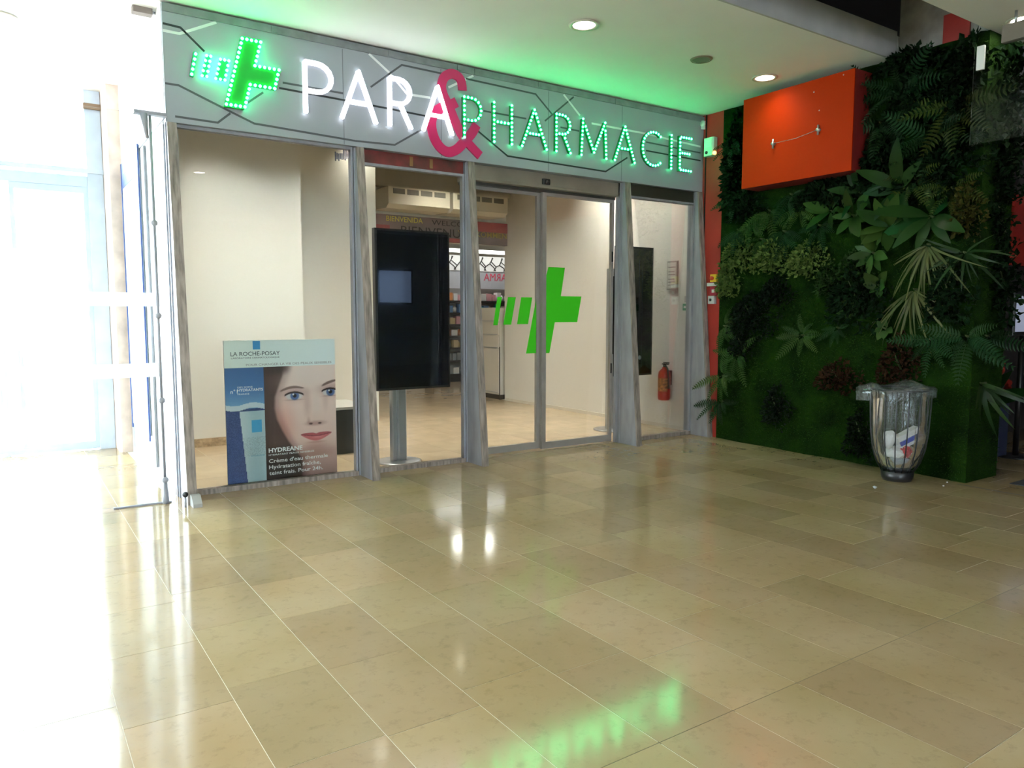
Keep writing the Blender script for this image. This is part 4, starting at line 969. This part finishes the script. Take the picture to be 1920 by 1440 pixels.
# air curtain units on the bulkhead
def aircon(x0, x1, y, z0, z1, label):
    t = thing('air_conditioner', ((x0 + x1) / 2, y, z0), label, 'air conditioner', 'air conditioners on the bulkhead')
    MB().prism([(y + .61, z0 + .02), (y + .10, z0), (y, z0 + .06), (y, z1), (y + .61, z1)], 0, x0, x1).build('casing', mat('aircon_cream', (.60, .55, .44), rough=.5), t)
    n = 4
    for i in range(n):
        w_ = (x1 - x0 - .12) / n; a = x0 + .06 + i * w_
        MB().box(a + .02, a + w_ - .02, y - .004, y + .002, z1 - .105, z1 - .025).build('vent', mat('vent_dark', (.13, .12, .10), rough=.6), t)
aircon(5.02, 6.10, 10.88, 3.22, 3.54, 'cream air conditioner on the bulkhead, left of the two')
aircon(6.16, 7.22, 10.88, 3.22, 3.54, 'cream air conditioner on the bulkhead, right of the two')
tag(MB().cbox(7.10, 7.56, 10.2, 10.5, 3.84, 3.99, .01).build('ceiling_vent', M_whitep), 'white ceiling vent box beside the right shop wall', 'vent')

# welcome banner
wb = thing('welcome_banner', (6.2, 11.45, 2.8), 'mauve welcome banner on the bulkhead over the shop opening', 'banner')
MB().box(4.60, 7.60, 11.46, 11.49, 2.80, 3.19).build('panel', mat('banner_mauve', (.25, .17, .165), rough=.6, var=.12, vscale=1.2, col2=(.20, .185, .19)), wb)
MB().box(6.72, 7.60, 11.455, 11.46, 3.02, 3.19).box(5.0, 6.62, 11.455, 11.46, 2.80, 2.87).box(4.6, 5.3, 11.455, 11.46, 2.88, 3.02).build('red_field', mat('banner_red', (.34, .085, .085), rough=.6), wb)
M_by = mat('banner_yellow', (.62, .52, .10)); M_bk = mat('banner_grey', (.035, .03, .03)); M_bo = mat('banner_olive', (.45, .36, .12))
text('lettering', 'BIENVENIDA', .12, M_by, wb, 5.24, 11.453, 3.085, width=.66, bold=.001)
text('lettering', 'WELCOME', .12, M_bk, wb, 6.07, 11.453, 3.075, width=.84)
text('lettering', 'BIENVENUE', .20, M_bk, wb, 5.50, 11.453, 2.885, width=1.25)
text('lettering', 'WILLKOMMEN', .13, M_bo, wb, 6.58, 11.453, 2.925, width=1.0, bold=.001)

# white drawer counter just past the opening
dc = thing('drawer_cabinet', (7.9, 11.9, 0), 'white drawer cabinet seen through the left door leaf', 'cabinet')
MB().box(7.56, 8.3, 11.66, 12.6, .09, 1.70).build('body', mat('cabinet_white', (.70, .66, .58), rough=.5), dc)
MB().box(7.58, 8.3, 11.68, 12.58, 0, .09).build('plinth', mat('plinth_dark', (.08, .07, .06), rough=.6), dc)
for z0, z1 in ((1.44, 1.69), (1.19, 1.43), (.95, 1.18), (.12, .94)):
    d_ = MB().box(7.545, 7.56, 11.68, 12.58, z0 + .006, z1 - .006).build('drawer', mat('drawer_white', (.72, .67, .58), rough=.45), dc)
    MB().box(7.535, 7.546, 11.70, 12.56, z0 + .008, z0 + .02).build('handle', M_chrome, d_)
MB().box(7.55, 7.56, 11.64, 11.66, 0, .98).build('edge_post', mat('plinth_dark', (.08, .07, .06)), dc)

# rear shelving with goods
sh = thing('shelf_unit', (9.4, 15.7, 0), 'dark shelf unit full of packages in the bright rear room', 'shelves')
MB().box(8.2, 10.9, 15.9, 15.95, 0, 2.2).build('back_panel', mat('shelf_back', (.55, .53, .50), rough=.6), sh)
M_sh = mat('shelf_dark', (.03, .028, .028), rough=.5)
MB().box(8.2, 10.9, 15.48, 15.9, 0, .14).build('plinth', M_sh, sh)
levels = [.14, .46, .76, 1.04, 1.31, 1.58, 1.86]
for z in levels: MB().box(8.2, 10.9, 15.48, 15.9, z, z + .045).build('shelf', M_sh, sh)
for x in (8.2, 10.88): MB().box(x, x + .02, 15.48, 15.9, 0, 2.2).build('side_panel', M_sh, sh)
gc = [('white', (.80, .80, .80)), ('teal', (.05, .42, .45)), ('pink', (.75, .40, .45)), ('cream', (.70, .58, .36)), ('grey', (.30, .33, .36)), ('orange', (.70, .28, .10)), ('blue', (.12, .25, .50))]
pref = [(3, 0, 4), (4, 3, 0), (3, 3, 0), (3, 0, 5), (2, 0, 3), (1, 0, 6, 0), (0, 0, 5, 2)]
for li, z in enumerate(levels):
    x = 8.28
    while x < 10.7:
        wd = random.uniform(.09, .17); ht = random.uniform(.13, .21); ci = random.choice(pref[li])
        if x + wd > 10.85: break
        nm, cc = gc[ci]; z_ = z + .045
        if random.random() < .7:
            o = MB().cbox(x, x + wd, 15.52, 15.52 + .16, z_, z_ + ht, .006)
        else:
            r = wd * .4; o = MB().lathe([(.001, z_), (r, z_), (r, z_ + ht * .72), (r * .45, z_ + ht * .82), (r * .45, z_ + ht), (.001, z_ + ht)], x + wd / 2, 15.62, 10)
        tag(o.build('product_package', mat('pack_' + nm, cc, rough=.5)), '%s package on the %s shelf of the rear shelf unit' % (nm, ('bottom', 'second', 'third', 'fourth', 'fifth', 'sixth', 'top')[li]), 'package', '%s packages, rear shelf %d' % (nm, li + 1))
        x += wd + random.uniform(.01, .035)
hb = thing('shelf_header', (9.4, 15.7, 2.2), 'white header board with black branch pattern above the rear shelves', 'header board')
MB().box(8.2, 10.9, 15.72, 15.76, 2.62, 2.98).build('board', mat('header_white', (.78, .78, .78), rough=.5), hb)
M_br = mat('branch_black', (.02, .02, .02))
for k in range(9):
    x = 8.35 + k * .28
    pts = [(x, 2.64), (x + .07 + random.uniform(-.03, .03), 2.74), (x + .16, 2.80 + random.uniform(-.03, .03)), (x + .25, 2.95)]
    MB().ribbon(pts, .022, 15.71, 15.72).ribbon([pts[1], (x - .08, 2.86), (x - .05, 2.96)], .018, 15.7105, 15.72).ribbon([pts[2], (x + .28, 2.72), (x + .33, 2.64)], .018, 15.7102, 15.72).build('branch', M_br, hb)
MB().box(8.2, 10.9, 15.74, 15.78, 2.20, 2.62).build('grey_band', mat('band_grey', (.40, .41, .45), rough=.5), hb)
text('lettering', 'PHARMA', .26, mat('header_red', (.55, .05, .10)), hb, 9.75, 15.735, 2.40, width=.95, mirror=True)
tag(MB().box(8.2, 10.9, 15.2, 15.45, 3.02, 3.08).build('light_trough', mat('trough_glow', (1.0, .98, .95), emit=5.0)), 'bright lamp trough hanging over the rear shelves', 'lamp')

# ================================================================== LITTER BIN
bx, by = 6.97, 3.82
bn = thing('litter_bin', (bx, by, 0), 'wire litter bin with clear bag by the planted wall', 'bin')
MB().lathe([(.001, 0), (.125, 0), (.138, .03), (.145, .09), (.13, .095), (.001, .09)], bx, by, 28).build('base', M_black, bn)
def ring(r, z, t, nm):
    MB().tube([(bx + r * math.cos(a), by + r * math.sin(a), z) for a in [2 * math.pi * i / 32 for i in range(33)]], t, 6, cap=False).build(nm, M_black, bn)
ring(.262, .865, .010, 'top_ring')
prof = [(.14, .09), (.19, .18), (.225, .30), (.245, .45), (.255, .65), (.262, .865)]
for i in range(16):
    a = 2 * math.pi * i / 16
    MB().tube([(bx + r * math.cos(a), by + r * math.sin(a), z) for r, z in prof], .0055, 5).build('rib', M_black, bn)
M_bag = glass_mat('clear_bag', tint=(.86, .88, .89), rough=.10, refl=.9, haze=.11, hazecol=(.75, .78, .80))
bgm = MB(); bv, bf = [], []
bp = [(.10, .10), (.165, .16), (.215, .28), (.240, .42), (.245, .60), (.245, .78), (.258, .875), (.275, .905), (.295, .885), (.292, .84), (.285, .80)]
n = 40
for i, (r, z) in enumerate(bp):
    for k in range(n):
        a = 2 * math.pi * k / n; q = 1 + (.035 * math.sin(a * 9 + z * 6) + .02 * math.sin(a * 17 - z * 9)) * (1 if i < 10 else 1.6)
        zz = z + (.012 * math.sin(a * 5) + .02 * math.sin(a * 3 + 1) if i > 6 else 0)
        if i >= 8 and abs(a - 2.35) < .45: q *= 1 + .28 * (.5 + .5 * math.cos((a - 2.35) / .45 * math.pi)); zz -= .02 * (i - 7) * (abs(a - 2.35) < .45)
        bv.append((bx + r * q * math.cos(a), by + r * q * math.sin(a), zz))
for i in range(len(bp) - 1):
    for k in range(n): bf.append((i * n + k, i * n + (k + 1) % n, (i + 1) * n + (k + 1) % n, (i + 1) * n + k))
bgm.add(bv, bf, True).build('bag', M_bag, bn)
def crumple(name, c, r, m, label, cat, sub=2):
    bm = bmesh.new(); bmesh.ops.create_icosphere(bm, subdivisions=sub, radius=1)
    for v in bm.verts: v.co *= random.uniform(.72, 1.1)
    me = bpy.data.meshes.new(name)
    for v in bm.verts: v.co = Vector((c[0] + v.co.x * r[0], c[1] + v.co.y * r[1], c[2] + v.co.z * r[2]))
    bm.to_mesh(me); bm.free(); me.materials.append(m)
    tag(place(name, me), label, cat)
M_pw = mat('paper_white', (.72, .70, .68), rough=.7); M_pg = mat('paper_grey', (.40, .42, .45), rough=.7); M_pr = mat('paper_red', (.50, .04, .04), rough=.5, var=.5, vscale=30); M_pk = mat('paper_kraft', (.42, .30, .20), rough=.8)
cx_ = thing('carton', (bx - .03, by - .13, .38), 'white carton with a blue stripe inside the litter bin', 'carton')
rot = Matrix.Translation((bx - .02, by - .10, .42)) @ Matrix.Rotation(math.radians(-34), 4, 'Z') @ Matrix.Rotation(math.radians(-28), 4, 'Y')
MB().box(-.11, .11, -.05, .05, -.06, .06).build('box', M_pw, cx_).matrix_basis = rot
MB().box(-.112, .112, -.052, -.05, -.03, .012).build('stripe', mat('stripe_blue', (.04, .07, .40)), cx_).matrix_basis = rot
crumple('crumpled_paper', (bx - .05, by - .02, .27), (.12, .12, .07), M_pw, 'large crumpled white paper in the litter bin', 'paper')
crumple('crumpled_paper', (bx + .06, by - .09, .27), (.08, .07, .06), M_pk, 'crumpled brown wrapper in the litter bin', 'wrapper')
crumple('red_wrapper', (bx - .07, by - .11, .30), (.06, .06, .07), M_pr, 'red crumpled wrapper in the litter bin', 'wrapper')
crumple('crumpled_paper', (bx - .02, by - .04, .17), (.11, .11, .06), M_pg, 'grey crumpled paper at the bottom of the litter bin', 'paper')
crumple('crumpled_paper', (bx - .12, by + .02, .40), (.06, .06, .10), M_pw, 'upright crumpled tissue at the left inside the litter bin', 'paper')
for x, y, r, m, lab in ((6.43, 3.72, .022, M_pg, 'crumpled grey scrap on the floor left of the litter bin'), (7.03, 3.42, .010, M_pw, 'white crumb on the floor before the litter bin'), (7.22, 3.48, .010, M_pw, 'white crumb on the floor at the wall foot right of the bin')):
    crumple('litter_scrap', (x, y, r * .7), (r, r, r * .7), m, lab, 'litter', 1)

# ================================================================== BEYOND THE WALL END, RIGHT EDGE
pl = thing('planter', (8.5, 3.65, 0), 'dark blue planter box on feet beyond the wall end', 'planter')
MB().cbox(8.25, 8.74, 3.62, 4.2, .09, .66, .02).build('box', mat('planter_blue', (.012, .020, .055), rough=.5), pl)
for x in (8.32, 8.67): MB().tube([(x, 3.70, 0), (x, 3.70, .09)], .018, 8).build('foot', M_black, pl)
plant('potted_palm', 'leaf', 0, 0, 9, L_broad2, .35, 'dark leafy plant standing in the blue planter', 'plant', (10, 170), lift=.5, group='plants beyond the wall', pos=(8.55, 3.75, .66))
for x, y, z, lab in ((8.52, 3.66, 1.02, 'dark red flower at the right edge, upper one'), (8.60, 3.62, .82, 'dark red flower at the right edge, lower one')):
    fl = thing('red_flower', (x, y, z), lab, 'flower')
    for i in range(6):
        a = i * math.pi / 3
        place('petal', leaf_mesh('petal', mat('petal_red', (.24, .018, .010), rough=.6), wd=.45) if 'petal_me' not in globals() else petal_me, fl, aim((x, y, z), (math.cos(a) * .8, -.5, math.sin(a)), .085))
        petal_me = fl.children[0].data
    MB().tube([(x, y + .03, z - .36 if z > .9 else z - .2), (x, y + .01, z - .1), (x, y, z)], .006, 5).build('stem', M_stem, fl)
dsb = thing('display_board', (8.75, 3.75, 1.3), 'pale lit screen cut off by the right edge of the photograph', 'screen')
MB().cbox(8.90, 9.6, 3.70, 3.76, 1.34, 1.80, .01).build('housing', M_black, dsb)
MB().box(8.94, 9.56, 3.694, 3.70, 1.38, 1.76).build('panel', mat('screen_pale', (.42, .45, .60), emit=.35), dsb)
MB().tube([(9.2, 3.73, 0), (9.2, 3.73, 1.34)], .03, 10).build('post', M_black, dsb)
MB().lathe([(.001, 0), (.2, 0), (.2, .015), (.001, .02)], 9.2, 3.73, 20).build('base', M_black, dsb)
tag(MB().box(7.95, 14, 4.6, 4.7, 0, 4.06).build('wall_recess', mat('recess_dark', (.03, .022, .022), rough=.8)), kind='structure')
tag(MB().box(7.66, 8.9, 2.9, 3.14, 0.0, 0.006).build('floor_mat', mat('mat_dark', (.03, .035, .04), rough=.9, bump=.6, bscale=120)), 'dark floor mat at the right edge before the planter', 'mat')
tag(MB().box(10.8, 11.9, 4.56, 4.60, 2.2, 3.1).build('wall_red_panel', M_red), kind='structure')

# small conduit box at the passage ceiling, and an unseen lit display added to reflect in the black screen
cb = thing('conduit_box', (1.05, 7.1, 4.02), 'small brown conduit box at the passage ceiling by the fascia corner', 'conduit box')
MB().cbox(1.00, 1.15, 7.02, 7.10, 4.02, 4.07, .008).build('box', mat('conduit_brown', (.20, .16, .14), rough=.6), cb)
MB().tube([(1.15, 7.06, 4.05), (1.175, 7.06, 4.05)], .012, 8).build('conduit', M_fin, cb)
hd_ = thing('added_display', (10.2, -7.95, 2.0), 'added lit display across the hall, mirrored in the black shop screen', 'display')
MB().cbox(9.6, 10.8, -8.0, -7.93, 1.9, 3.0, .01).build('housing', M_black, hd_)
MB().box(9.66, 10.74, -7.93, -7.925, 1.96, 2.94).build('panel', mat('added_display_blue', (.45, .62, 1.0), emit=2.2), hd_)
